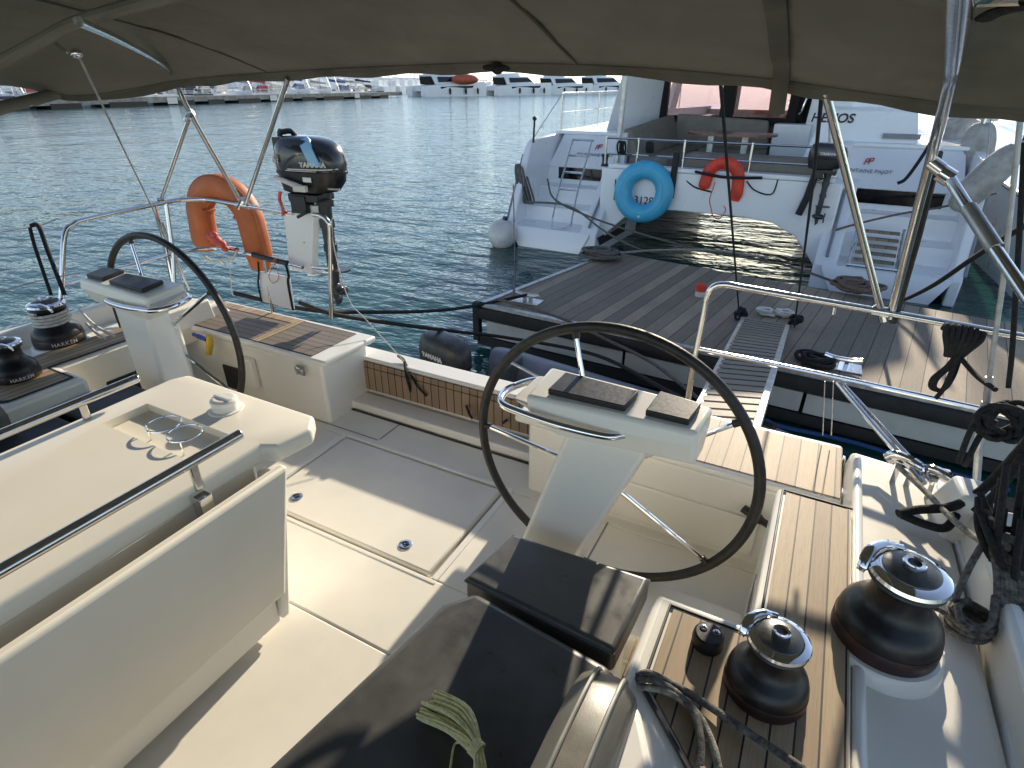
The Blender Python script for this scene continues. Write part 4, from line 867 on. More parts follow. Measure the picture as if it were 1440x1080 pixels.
rope('wire', [PY(722, 416, 5.3), PY(724, 370, 7), PY(722, 260, 9.1)], .012, 'ropegrey', 'grey line rising from the dock corner to the catamaran left stern')
# ================================================================== GANGWAY
ga = thing('gangway', 'slatted boarding gangway sloping from the dock to the yacht stern', 'gangway', (-.2, 4, -.1))
fl_, fr_ = PZ(1045, 448, ZD+.05), PZ(1107, 459, ZD+.05)
nl, nr = PY(968, 600, 2.50), PY(1062, 606, 2.50)
dirL, dirR = (nl-fl_), (nr-fr_)
for a, b in ((fl_, nl), (fr_, nr)):
    u = (b-a).normalized(); sd2 = u.cross(Vector((0, 0, 1))).normalized(); uu = sd2.cross(u)
    part('side_rail', MB().prism([a+sd2*.02-uu*.06, a+sd2*.02+uu*.02, a-sd2*.02+uu*.02, a-sd2*.02-uu*.06], b-a), 'alu', ga, bevel=.006)
NS = 26
for i in range(NS):
    t0, t1 = (i+.12)/NS, (i+.86)/NS
    p = [fl_+dirL*t0, fr_+dirR*t0, fr_+dirR*t1, fl_+dirL*t1]
    part('slat', MB().hexa([v+Vector((0, 0, -.005)) for v in p], [v+Vector((0, 0, .02)) for v in p]), 'gangwood', ga)
rope('gangway_line', [PY(1013, 112, 2.25), PY(1028, 300, 3.4), PZ(1040, 448, ZD+.1)], .007, 'ropeblack', 'left black lift rope of the gangway crossing in front of the red buoy')
rope('gangway_line', [PY(1156, 130, 2.25), PY(1138, 300, 3.4), PZ(1117, 460, ZD+.1)], .007, 'ropeblack', 'right black lift rope of the gangway beside the catamaran motor')
for px, py, nm in ((1039, 450, 'left'), (1115, 460, 'right')):
    heap('black rope knot at the %s lift rope of the gangway' % nm, PZ(px, py, ZD), .06, .014, 5, 'ropeblack', px, 'rope_knot', .06)
# ================================================================== DINGHY
dn = thing('inflatable_dinghy', 'dark grey inflatable dinghy floating between the yacht stern and the dock', 'dinghy', (-1.2, 3.7, ZW))
def tubepts(side):
    hw = .45; yc = lambda x: 3.78-.17*(x+2.4)
    return [Vector((x, yc(x)+side*hw*f, ZW+z)) for x, f, z in ((-2.42, .95, .25), (-2.25, 1, .27), (-1.2, 1, .29), (-.5, .92, .33), (.05, .62, .40), (.35, .05, .46))]
for s in (1, -1):
    rr = [.06, .15]+[.205]*26
    part('side_tube', MB().tube(tubepts(s), rr, 20, 6), 'hypalon', dn, ang=60)
part('floor', MB().slab([(-2.2, 3.35), (0, 3.05), (0, 3.7), (-2.2, 4.1)], ZW+.08, ZW+.14), 'dinghyfloor', dn)
part('transom', MB().slab([(-2.14, 3.36), (-2.09, 3.36), (-2.07, 4.1), (-2.12, 4.1)], ZW+.05, ZW+.50), 'dinghyfloor', dn, bevel=.01)
part('handle', MB().tube([Vector((-1.05, 3.98, ZW+.47)), Vector((-1.0, 3.94, ZW+.52)), Vector((-.82, 3.91, ZW+.52)), Vector((-.77, 3.93, ZW+.47))], .02, 8, 4, flatten=.5), 'rubber', dn)
part('grab_line', MB().tube([Vector((-2.0, 4.10, ZW+.44)), Vector((-1.2, 3.95, ZW+.42)), Vector((-.4, 3.80, ZW+.50))], .009, 6, 4), 'ropeblack', dn)
part('oar', MB().tube([Vector((-2.05, 3.85, ZW+.55)), Vector((-1.4, 3.72, ZW+.45))], .014, 8), 'alu', dn)
cpos = PY(626, 500, 3.72)
outboard('outboard_motor', 'worn black outboard motor on the stern of the grey dinghy', cpos+Vector((0, 0, -.13)), 1, -12, 'cowlold', decal=False, six=False, handle=False, scale=1.02)
# ================================================================== CATAMARAN
ct = thing('catamaran', 'white sailing catamaran moored stern to behind the wooden dock', 'catamaran', (-1.7, 14, ZW))
KA = math.radians(-2); kc, ks = math.cos(KA), math.sin(KA)
KO = Vector((-5.12, 9.35, ZW))
def K(u, v, w): return Vector((KO.x+kc*u-ks*v, KO.y+ks*u+kc*v, KO.z+w))
def kbox(a, b):
    (u0, v0, w0), (u1, v1, w1) = a, b
    return [K(u0, v0, w0), K(u1, v0, w0), K(u1, v1, w0), K(u0, v1, w0)], [K(u0, v0, w1), K(u1, v0, w1), K(u1, v1, w1), K(u0, v1, w1)]
def kb(mb, a, b): return mb.hexa(*kbox(a, b))
W = 6.95; HW = 1.78
for s in (1, -1):
    U = (lambda u: u) if s > 0 else (lambda u: W-u)
    nm = 'hull'
    rings = []
    for v, i0, i1, top_, kl in ((2.15, .0, HW, 1.80, -.1), (5, -.05, HW, 1.86, -.35), (9, .0, HW-.1, 1.95, -.35), (11.5, .35, HW-.45, 2.02, -.2), (12.8, .80, .92, 2.06, .15)):
        mid = (i0+i1)/2
        rings.append([K(U(i0), v, top_), K(U(i0+.03), v, .6), K(U(i0+.2 if i1-i0 > .5 else i0+.02), v, .05), K(U(mid), v, kl), K(U(i1-.2 if i1-i0 > .5 else i1-.02), v, .05), K(U(i1-.03), v, .6), K(U(i1), v, top_)])
    h = part('hull', MB().loft(rings), 'boatwhite', ct, ang=30)
    # scoop: platform, steps, sides
    def sec(v, w): return [K(U(.12), v, w), K(U(HW-.12), v, w), K(U(HW-.28), v, .0), K(U(HW*.5), v, -.18), K(U(.28), v, .0)]
    part('swim_platform', MB().loft([sec(.0, .30), sec(.04, .36), sec(.62, .37), sec(.63, .62), sec(1.10, .63), sec(1.11, .92), sec(2.2, .93)]), 'boatwhite', ct, bevel=.02)
    part('step_riser', MB().hexa([K(U(.34), 1.50, 1.01), K(U(HW-.30), 1.50, 1.01), K(U(HW-.30), 1.56, 1.01), K(U(.34), 1.56, 1.01)], [K(U(.34), 1.50, 1.22), K(U(HW-.30), 1.50, 1.22), K(U(HW-.30), 1.56, 1.22), K(U(.34), 1.56, 1.22)]), 'blackglass', ct)
    part('riser_frame', MB().hexa([K(U(.12), 1.515, .90), K(U(HW-.12), 1.515, .90), K(U(HW-.12), 1.7, .90), K(U(.12), 1.7, .90)], [K(U(.12), 1.515, 1.26), K(U(HW-.12), 1.515, 1.26), K(U(HW-.12), 1.7, 1.26), K(U(.12), 1.7, 1.26)]), 'boatwhite', ct)
    part('quarter_panel', MB().hexa([K(U(.12), 1.48, 1.23), K(U(HW+.02), 1.48, 1.23), K(U(HW+.02), 2.2, 1.23), K(U(.12), 2.2, 1.23)], [K(U(.22), 1.98, 1.80), K(U(HW-.02), 1.98, 1.80), K(U(HW-.02), 2.3, 1.80), K(U(.22), 2.3, 1.80)]), 'boatwhite', ct, bevel=.015)
    # outer and inner bulwarks of the scoop
    def side(poly, u0, u1, name='scoop_side', m='boatwhite', bev=.025, du=0):
        lo = [K(U(u0+du*(w-.3)), v, w) for v, w in poly]; hi = [K(U(u1+du*(w-.3)), v, w) for v, w in poly]
        return part(name, MB().hexa(lo, hi), m, ct, bevel=bev)
    side([(.02, .0), (.02, .34), (.12, .46), (.72, 1.62), (.82, 1.70), (.95, 1.76), (2.2, 1.80), (2.2, .0)], .0, .13)
    side([(.04, -.02), (.04, .34), (.14, .46), (.98, 1.28), (1.1, 1.34), (2.2, 1.36), (2.2, -.02)], HW-.30, HW)
    part('rub_rail', MB().tube([K(U(-.012), .09, .40), K(U(-.012), .70, 1.50)], .022, 8).tube([K(U(HW-.15), .085, .46), K(U(HW-.15), .93, 1.27)], .022, 8), 'logogrey', ct)
    part('boot_stripe', MB().hexa([K(U(HW+.004), .25, .14), K(U(HW+.012), .25, .14), K(U(HW+.012), 1.5, .14), K(U(HW+.004), 1.5, .14)], [K(U(HW+.004), .10, .30), K(U(HW+.012), .10, .30), K(U(HW+.012), 1.5, .30), K(U(HW+.004), 1.5, .30)]), 'print', ct)
    cxm = .5*HW+.12 if s > 0 else W-.5*HW-.55
    f0, f1 = K(cxm, 1.48, 1.23), K(cxm, 1.98, 1.80); nrm = (f1-f0).normalized()
    fo = f0.lerp(f1, .60)+Vector((0, -.015, .012)); fx = K(1, 0, 0)-K(0, 0, 0)
    part('maker_name', textmb('FOUNTAINE PAJOT', .085, f0.lerp(f1, .38)+Vector((0, -.014, .010)), fx, nrm, .003), 'logogrey', ct)
    mb = MB()
    for dx, dz_ in ((-.035, 0), (.02, .012)):
        for (a, b) in (tuple(tuple(c_*.62 for c_ in e_) for e_ in q_) for q_ in (((0, -.09), (.03, .08)), ((.03, .08), (.10, .08)), ((.02, .0), (.085, .0)), ((.10, .08), (.085, .0)))):
            mb.tube([fo+fx*(dx+a[0])+nrm*(a[1]+dz_), fo+fx*(dx+b[0])+nrm*(b[1]+dz_)], .0075, 6)
    part('emblem', mb, 'logored', ct)
# decks between and inner walls
part('side_deck', kb(kb(MB(), (.05, 1.9, 1.78), (HW+.05, 11.5, 1.84)), (W-HW-.05, 1.9, 1.78), (W-.05, 11.5, 1.84)), 'boatwhite', ct, bevel=.02)
poly = [(HW-.12, 1.40), (HW-.12, .10), (HW+.10, .38), (HW+.35, .62), (HW+.75, .78), (HW+1.2, .82), (W-HW-1.1, .82), (W-HW-.7, .78), (W-HW-.35, .62), (W-HW-.12, .36), (W-HW+.12, .05), (W-HW+.12, 1.40)]
part('bridge_beam', MB().hexa([K(u, .42, w) for u, w in poly], [K(u, 1.1, w) for u, w in poly]), 'boatwhite', ct, bevel=.02)
part('beam_coaming', kb(MB(), (HW+.0, .40, 1.405), (W-HW, .62, 1.47)), 'boatwhite', ct, bevel=.015)
part('bridgedeck', kb(MB(), (HW-.1, 1.0, .85), (W-HW+.1, 11.0, 1.16)), 'boatwhite', ct)
bx = K(1, 0, 0)-K(0, 0, 0)
part('registration', textmb('H', .19, K(HW+.12, .414, 1.16), bx, (0, 0, 1), .004, 'LEFT'), 'print', ct)
part('registration', textmb('N', .19, K(HW+.12, .414, .95), bx, (0, 0, 1), .004, 'LEFT'), 'print', ct)
part('registration', textmb('3128', .17, K(HW+.66, .414, .93), bx, (0, 0, 1), .004), 'print', ct)
# cockpit
part('cockpit_well', kb(kb(MB(), (HW-.1, 1.1, 1.0), (HW+.02, 4.0, 1.9)), (W-HW-.02, 1.1, 1.0), (W-HW+.1, 4.0, 1.85)), 'boatwhite', ct)
sf = part('sofa_seat', kb(kb(MB(), (HW+.05, 1.2, 1.17), (HW+.75, 4.0, 1.52)), (HW+.75, 3.3, 1.17), (HW+2.0, 4.0, 1.52)), 'sofa', ct, bevel=.05)
part('sofa_back', MB().hexa([K(HW+.02, 1.2, 1.50), K(HW+.25, 1.2, 1.50), K(HW+.25, 3.9, 1.5), K(HW+.02, 3.9, 1.5)], [K(HW-.10, 1.2, 1.95), K(HW+.04, 1.2, 1.95), K(HW+.04, 3.9, 2.08), K(HW-.10, 3.9, 2.08)]).hexa([K(HW+.1, 3.75, 1.5), K(HW+2.0, 3.75, 1.5), K(HW+2.0, 3.98, 1.5), K(HW+.1, 3.98, 1.5)], [K(HW+.1, 3.85, 2.10), K(HW+1.9, 3.85, 2.02), K(HW+1.9, 3.98, 2.02), K(HW+.1, 3.98, 2.10)]), 'sofa', sf, bevel=.05)
part('aft_bench', kb(MB(), (HW+1.15, .75, 1.2), (W-HW-.25, 1.2, 1.66)), 'sofa', ct, bevel=.05)
tbl = part('saloon_table', MB().slab([tuple(K(HW+1.45+.72*math.cos(a)*(1 if math.cos(a) < 0 else 1.15), 2.55+.42*math.copysign(abs(math.sin(a))**.6, math.sin(a)), 0))[:2] for a in [2*PI*i/28 for i in range(28)]], ZW+1.83, ZW+1.87), 'mahogany', ct)
part('table_leg', kb(kb(MB(), (HW+1.1, 2.5, 1.16), (HW+1.2, 2.6, 1.83)), (HW+1.7, 2.5, 1.16), (HW+1.8, 2.6, 1.83)), 'alu', tbl)
part('galley_unit', kb(MB(), (HW+2.05, 3.6, 1.16), (HW+2.7, 4.0, 1.98)), 'boatwhite', ct, bevel=.02)
# coachroof: aft bulkhead with door frames, glass, roof, windows forward
part('bulkhead', MB().hexa([K(HW-.95, 2.6, 1.80), K(HW-.35, 4.0, 1.80), K(HW-.35, 4.2, 1.80), K(HW-1.0, 4.2, 1.80)], [K(HW-.75, 3.2, 3.5), K(HW-.25, 4.0, 3.5), K(HW-.25, 4.2, 3.5), K(HW-.8, 4.2, 3.5)]), 'boatwhite', ct, bevel=.02)
part('bulkhead', MB().hexa([K(W-HW-.85, 3.7, 1.2), K(W-HW-.1, 3.2, 1.2), K(W-HW+.7, 4.2, 1.2), K(W-HW-.85, 4.2, 1.2)], [K(W-HW-.75, 3.8, 3.5), K(W-HW-.1, 3.4, 3.5), K(W-HW+.5, 4.2, 3.5), K(W-HW-.75, 4.2, 3.5)]), 'boatwhite', ct, bevel=.02)
def frame(bars, name='door_frame'): 
    mb = MB()
    for u0, u1, w0, w1 in bars: kb(mb, (u0, 4.05, w0), (u1, 4.18, w1))
    return part(name, mb, 'darkframe', ct)
a0, a1 = HW-.33, W-HW-.80
fr1 = frame([(a0, a0+.14, 1.93, 3.4), (a0+.14, a1, 1.93, 2.06), (a0+1.24, a0+1.50, 2.06, 3.3), (a0+2.55, a0+2.87, 1.2, 3.3), (a1-.14, a1, 1.2, 3.3), (a0+2.87, a1-.14, 1.2, 1.28), (a0+.14, a1-.14, 3.25, 3.4)])
part('sliding_door', kb(kb(MB(), (a0+2.87, 4.02, 1.93), (a1-.14, 4.06, 2.02)), (a0+2.52, 3.99, 1.2), (a0+2.70, 4.04, 3.3)), 'darkframe', ct)
part('door_handle', MB().tube([K(a0+2.73, 3.98, 2.14), K(a0+2.77, 3.95, 2.2), K(a0+2.82, 3.95, 2.45), K(a0+2.80, 3.98, 2.5)], .022, 8), 'chrome', ct)
part('window_pane', kb(kb(MB(), (a0+.14, 4.10, 2.06), (a0+1.24, 4.11, 3.25)), (a0+1.5, 4.10, 2.06), (a0+2.55, 4.11, 3.25)), 'glass', ct)
part('door_pane', kb(MB(), (a0+2.87, 4.10, 1.28), (a1-.14, 4.11, 3.25)), 'glass', ct)
part('saloon_wall', kb(MB(), (a0, 4.185, 1.16), (a0+2.55, 4.22, 1.95)), 'interior', ct)
part('saloon_seat', kb(kb(MB(), (a0+.3, 5.2, 1.2), (a0+2.0, 6.6, 1.9)), (a0+2.9, 5.2, 1.2), (a1-.2, 6.0, 1.78)), 'interior', ct, bevel=.05)
part('front_window_frame', kb(kb(kb(kb(MB(), (a0-.5, 8.4, 1.2), (a1+.8, 8.5, 2.05)), (a0+.6, 8.42, 2.05), (a0+.78, 8.5, 3.3)), (a0+2.3, 8.42, 2.05), (a0+2.5, 8.5, 3.3)), (a0-.5, 8.4, 2.95), (a1+.8, 8.5, 3.3)), 'interior', ct)
part('coachroof_side', MB().hexa([K(HW-.95, 4.2, 1.80), K(HW-.85, 4.2, 1.80), K(HW-.3, 8.6, 1.80), K(HW-.4, 8.6, 1.80)], [K(HW-.91, 4.2, 2.12), K(HW-.81, 4.2, 2.12), K(HW-.26, 8.55, 2.12), K(HW-.36, 8.55, 2.12)]).hexa([K(HW-.80, 4.2, 3.05), K(HW-.70, 4.2, 3.05), K(HW-.15, 8.3, 3.05), K(HW-.25, 8.3, 3.05)], [K(HW-.75, 4.2, 3.45), K(HW-.65, 4.2, 3.45), K(HW-.1, 8.2, 3.45), K(HW-.2, 8.2, 3.45)]).hexa([K(HW-.78, 6.0, 2.1), K(HW-.68, 6.0, 2.1), K(HW-.63, 6.35, 2.1), K(HW-.73, 6.35, 2.1)], [K(HW-.62, 6.0, 3.1), K(HW-.52, 6.0, 3.1), K(HW-.47, 6.35, 3.1), K(HW-.57, 6.35, 3.1)]).hexa([K(W-HW+.85, 4.2, 1.80), K(W-HW+.95, 4.2, 1.80), K(W-HW+.4, 8.6, 1.80), K(W-HW+.3, 8.6, 1.80)], [K(W-HW+.65, 4.2, 3.45), K(W-HW+.75, 4.2, 3.45), K(W-HW+.2, 8.2, 3.45), K(W-HW+.1, 8.2, 3.45)]), 'boatwhite', ct)
part('hardtop', MB().hexa([K(.7, .9, 3.72), K(W-2.0, .9, 3.72), K(W-2.0, 8.4, 3.5), K(1.2, 8.4, 3.5)], [K(.75, 1.0, 3.86), K(W-2.05, 1.0, 3.86), K(W-2.1, 8.2, 3.72), K(1.3, 8.2, 3.72)]), 'boatwhite', ct, bevel=.05)
part('roof_post', MB().tube([K(HW-.08, 1.0, 1.4), K(HW-.02, 1.0, 3.75)], .045, 10).tube([K(W-HW-.1, 1.0, 1.5), K(W-HW-.62, 1.0, 3.75)], .035, 10), 'alu', ct)
# helm side of right hull: name board and steps
part('helm_console', MB().hexa([K(W-HW-.62, 2.0, 1.5), K(W-.75, 2.0, 1.5), K(W-.75, 3.6, 1.5), K(W-HW-.62, 3.6, 1.5)], [K(W-HW-.45, 2.2, 2.30), K(W-.95, 2.2, 2.30), K(W-.95, 3.5, 2.30), K(W-HW-.45, 3.5, 2.30)]), 'boatwhite', ct, bevel=.04)
part('boat_name', textmb('HELIOS', .19, K(W-HW-.31, 2.15, 2.16), bx, (0, .25, 1), .004, shear=.15, bold=.004), 'print', ct)
part('helm_vent', kb(MB(), (W-HW+.45, 2.05, 1.90), (W-HW+.95, 2.12, 1.97)), 'logogrey', ct)
# rail on the beam
rb = MB()
for w in (1.62, 1.86): rb.tube([K(HW-.1, .5, w), K(W-HW+.05, .5, w)], .017, 8)
for u in (HW-.1, HW+.45, HW+1.2, HW+2.2, W-HW-.3): rb.tube([K(u, .5, 1.46), K(u, .5, 1.88)], .018, 8)
part('beam_rail', rb, 'steel', ct)
part('capstan', MB().lathe([(.07, 0), (.05, .06), (.05, .14), (.075, .2), (.0005, .2)], K(HW-.28, .95, 1.36), n=20), 'blackplastic', ct)
part('davit_arm', MB().tube([K(W-HW-.22, .38, 1.85), K(W-HW-.30, .36, 1.2), K(W-HW-.36, .36, .95)], .05, 8).tube([K(HW+1.12, .38, 1.7), K(HW+1.12, .36, 1.02)], .05, 8), 'rubber', ct)
# stanchions and lifelines along the left deck
for s in (1, -1):
    U = (lambda u: u) if s > 0 else (lambda u: W-u)
    mb = MB(); wl = MB()
    vs = (2.0, 3.9, 6.0, 8.2, 10.4)
    for v in vs: mb.tube([K(U(.12), v, 1.82), K(U(.12), v, 2.52)], .016, 8)
    mb.tube([K(U(.12), 2.0, 2.5), K(U(.12), 10.4, 2.52)], .014, 8)
    wl.tube([K(U(.12), 2.0, 2.16), K(U(.12), 10.4, 2.18)], .008, 6).tube([K(U(.10), .85, 1.75), K(U(.12), 2.0, 2.48)], .008, 6)
    part('stanchion_rail', mb, 'steel', ct); part('lifeline', wl, 'galv', ct)
part('deck_pole', MB().tube([K(.14, .80, 1.7), K(.16, .80, 2.1)], .02, 8).sphere(K(.16, .80, 2.1), .04, 10, 8), 'print', ct)
# boarding ladder on the left swim platform, teak steps on the right
lad = MB()
for u in (.78, 1.16): lad.tube([K(u, .38, .38), K(u+.02, .36, .50), K(u-.04, .70, .95), K(u-.06, 1.28, 1.75)], .017, 8)
for w, v in ((.95, .70), (1.22, .90), (1.49, 1.10), (1.74, 1.28)): lad.tube([K(.72, v, w), K(1.13, v, w)], .02, 8)
lad.tube([K(.78, .38, .40), K(.90, .16, .38), K(1.10, .16, .38), K(1.16, .38, .40)], .015, 8, 4)
part('boarding_ladder', lad, 'steel', ct)
stp = MB()
for i in range(5): kb(stp, (W-1.30, .10+.13*i, .44+.075*i), (W-.80, .21+.13*i, .47+.075*i))
sl_ = part('swim_ladder', stp, 'dockwood', ct)
part('ladder_frame', MB().tube([K(W-1.34, .02, .38), K(W-1.34, .75, .80)], .022, 8).tube([K(W-.76, .02, .38), K(W-.76, .75, .80)], .022, 8).tube([K(W-1.36, .02, .40), K(W-.74, .02, .40)], .02, 8), 'steel', sl_)
# things hung on the catamaran
br_ = thing('swim_ring', 'sky blue inflatable ring hung on the catamaran beam', 'swim ring', PY(905, 270, 9.55))
rc_ = PY(905, 270, 9.55)
part('tube', MB().torus(rc_, .34, .145, (.05, -1, .12), 56, 20), 'bluering', br_)
part('seam', MB().torus(rc_+Vector((0, -.145, .02)), .34, .007, (.05, -1, .12), 56, 6), 'bluering', br_)
part('valve', MB().lathe([(.02, 0), (.02, .03), (.0005, .03)], rc_+Vector((.01, -.16, -.36)), (0, -1, 0), 12), 'fender', br_)
horseshoe('horseshoe_buoy', 'red', *( (lambda c: (c.x, c.z))(PY(1016, 252, 9.62)) ), 9.62, .235, .16, .30, .085, .06, 'red horseshoe buoy hung on the catamaran rail', 0)
c = PY(1016, 252, 9.5)
rope('cord', [c+Vector(p) for p in ((-.10, 0, -.05), (-.14, 0, -.3), (-.10, -.02, -.42), (-.05, 0, -.55), (.05, 0, -.58), (.12, 0, -.45), (.08, 0, -.38))], .008, 'redfob', 'thin cord dangling under the red buoy', cat='cord')
rope('strap', [c+Vector(p) for p in ((-.42, .02, .08), (-.1, -.08, .05), (.15, -.08, .04), (.55, .03, .05))], .022, 'ropeblack', 'black strap holding the red buoy', cat='strap')
fb = thing('ball_fender', 'round white ball fender at the waterline of the catamaran left stern', 'fender', PY(706, 329, 9.2))
fc = PY(706, 329, 9.2)
part('ball', MB().sphere(fc, (.26, .26, .28), 28, 18), 'fender', fb)
part('neck', MB().lathe([(.05, 0), (.045, .07), (.0005, .075)], fc+Vector((.06, 0, .25)), (.2, 0, 1), 14), 'navyblock', fb)
outboard('outboard_motor', 'outboard motor clamped to the catamaran rail beside the right hull', PY(1161, 232, 9.5), 1, 4, 'cowl', decal=False, six=False, handle=False, scale=.92)
for k, (pts, lab, m_) in enumerate((
    ([K(.3, .25, .75), PY(800, 290, 9.3), PY(850, 325, 8.6), PZ(905, 352, ZD+.03), PZ(960, 356, ZD+.02)], 'grey stern line slanting from the catamaran left hull to the dock', 'ropegrey'),
    ([K(.35, 1.0, 1.05), PY(780, 280, 9.6), PY(830, 305, 9.3), PY(905, 330, 8.9), PY(990, 352, 8.4), PY(1100, 372, 8.2), PZ(1195, 404, ZD+.03)], 'grey line crossing the tunnel water to the dock', 'ropegrey'),
    ([PZ(850, 358, ZD+.03), PY(920, 352, 8.0), PY(1000, 352, 8.2), PY(1080, 362, 8.2)], 'pale line trailing right from the rope heap', 'ropekhaki'),
    ([K(W-HW-.05, .9, .5), PY(1180, 322, 9.6), PY(1260, 302, 9.8), PY(1330, 290, 10.2), PY(1400, 272, 10.8)], 'brown line stretched across the catamaran right stern', 'ropebrown'))):
    rope('mooring_line', pts, .016, m_, lab)
mb = MB(); c = K(.05, .55, 1.25); rnd = random.Random(9)
for i in range(9):
    d = rnd.uniform(-.08, .1)
    mb.tube([c+Vector((d*.4-.05, -.08, .1)), c+Vector((d, -.12, .0)), c+Vector((.06+d*1.1, -.12, -.3)), c+Vector((.16+d*.9, -.1, -.55)), c+Vector((.2+d, -.06, -.50)), c+Vector((.05+d, -.06, -.1))], .018, 7, 4)
single('rope_coil', mb, 'ropegrey', 'grey rope hank hung on the catamaran left stern fin', 'rope', ang=80)
mb = MB(); c = K(HW+.15, .45, 1.85)
for i in range(4): mb.torus(c+Vector((.03*i, -.02, -.12)), .09, .016, (1, .2*i, .1), 18, 7)
single('rope_coil', mb, 'ropeblack', 'black rope coil hung on the catamaran rail beside the roof post', 'rope', ang=80)
mb = MB()
for i in range(4): mb.torus(c+Vector((.48+.02*i, -.02, -.10)), .07, .022, (1, .2*i, .1), 18, 7)
single('rope_coil', mb, 'ropeblack', 'thick black rope coil on the catamaran rail just above the blue ring', 'rope', ang=80)
rope('rope', [PY(955, 243, 9.7), PY(975, 262, 9.65), PY(1000, 270, 9.62)], .012, 'ropeblack', 'short black line on the rail left of the red buoy')
rope('rope', [PY(1050, 255, 9.62), PY(1062, 268, 9.6), PY(1085, 273, 9.6), PY(1095, 250, 9.62)], .010, 'ropeblack', 'black line drooping on the rail right of the red buoy')
rope('paddle', [PY(1262, 258, 9.3), PY(1275, 250, 9.3), PY(1300, 215, 9.4), PY(1320, 180, 9.5)], .022, 'ropeblack', 'dark hose end lying over the catamaran right quarter panel', cat='hose')
# ================================================================== NEIGHBOUR BOAT AND FENDERS AT RIGHT
nb = thing('moored_sailboat', 'white hull of the neighbouring boat carrying the big grey fenders', 'sailboat', (4.5, 16, ZW))
P0 = PZ(1404, 420, ZW)
rings = []
for y, xo, tp in ((P0.y, 0, 1.25), (P0.y+3, -.25, 1.4), (P0.y+8, .1, 1.55), (P0.y+12, 1.5, 1.7)):
    x = P0.x+.15+xo
    rings.append([Vector((x+.1, y, ZW-.5)), Vector((x, y, ZW+.3)), Vector((x-.04, y, ZW+tp)), Vector((P0.x+3.8-xo, y, ZW+tp)), Vector((P0.x+3.7-xo, y, ZW-.5))])
part('hull', MB().loft(rings), 'boatwhite', nb, ang=40)
part('rub_rail', MB().tube([Vector((P0.x+.09, P0.y-.02, ZW+1.2)), Vector((P0.x-.17, P0.y+3, ZW+1.36)), Vector((P0.x+.17, P0.y+8, ZW+1.5))], .04, 8), 'logogrey', nb)
part('cabin', MB().slab([(P0.x+.9, P0.y+3), (P0.x+3.0, P0.y+3), (P0.x+2.6, P0.y+9), (P0.x+1.4, P0.y+9)], ZW+1.3, ZW+2.1), 'boatwhite', nb, bevel=.1)
def fender(px, py, y, R, Lh, label, m='fendergrey', lean=(0, 0, 1)):
    c = PY(px, py, y); r = thing('fender', label, 'fender', c, 'grey fenders on the neighbouring boat')
    prof = [(.03, -Lh)]+[(R*math.sin(math.acos(max(-1, min(1, t))))**.6 if abs(t) < 1 else .03, Lh*t) for t in (-.95, -.85, -.7, -.4, 0, .4, .7, .85, .95)]+[(.03, Lh), (.03, Lh+.06), (.0005, Lh+.06)]
    part('body', MB().lathe(prof, c, lean, 24), m, r, ang=60)
    part('lanyard', MB().tube([c+Vector(lean).normalized()*Lh, c+Vector(lean).normalized()*(Lh+.1)+Vector((.06, .1, .5))], .014, 6), 'ropeblack', r)
fender(1385, 252, 9.6, .19, .46, 'largest grey covered fender, nearest of the three leaning fenders', lean=(.55, 0, 1))
fender(1372, 215, 11.2, .22, .42, 'middle grey fender hanging behind the largest one', lean=(-.1, 0, 1))
fender(1345, 180, 12.5, .20, .38, 'smallest grey fender hanging behind the two others', lean=(.5, 0, 1))
# ================================================================== FAR SIDE: PONTOON, SAILING BOATS, POWER CATAMARANS
pa, pb = PZ(-150, 161, ZW), PZ(566, 136.5, ZW)
pdv = (pb-pa); PL = pdv.length; pdv.normalize(); pn = Vector((-pdv.y, pdv.x, 0))
if pn.dot(pa) < 0: pn = -pn
pt = thing('far_pontoon', 'long grey concrete pontoon across the water in front of the white boats', 'pontoon', (pa+pb)/2)
part('deck', MB().prism([pa+Vector((0, 0, .35)), pa+Vector((0, 0, 1.05)), pa+pn*3+Vector((0, 0, 1.05)), pa+pn*3+Vector((0, 0, .35))], pdv*PL), 'concrete', pt)
mbp, mbw = MB(), MB(); rnd = random.Random(21)
k = 0
t = 0.
while t < PL-6:
    ln = rnd.uniform(3, 6)
    mbp.prism([pa+pdv*t-pn*.05+Vector((0, 0, -.3)), pa+pdv*t-pn*.05+Vector((0, 0, .55)), pa+pdv*t+pn*3+Vector((0, 0, .55)), pa+pdv*t+pn*3+Vector((0, 0, -.3))], pdv*ln)
    if k % 3 == 1: mbw.prism([pa+pdv*t-pn*.12+Vector((0, 0, .15)), pa+pdv*t-pn*.12+Vector((0, 0, .95)), pa+pdv*t-pn*.06+Vector((0, 0, .95)), pa+pdv*t-pn*.06+Vector((0, 0, .15))], pdv*1.6)
    t += ln+rnd.uniform(2, 4); k += 1
part('float', mbp, 'rubber', pt); part('fender_board', mbw, 'fender', pt)
M['sc_blue'] = flat('sailcover_blue', (.03, .07, .20)); M['sc_grey'] = flat('sailcover_grey', (.30, .30, .30)); M['sc_navy'] = flat('sailcover_navy', (.015, .02, .05)); M['sc_red'] = flat('sailcover_red', (.28, .04, .04)); M['sc_cream'] = flat('sailcover_cream', (.6, .57, .5))
M['hullnavy'] = flat('hull_navy', (.02, .03, .07), .3)
covers = {}
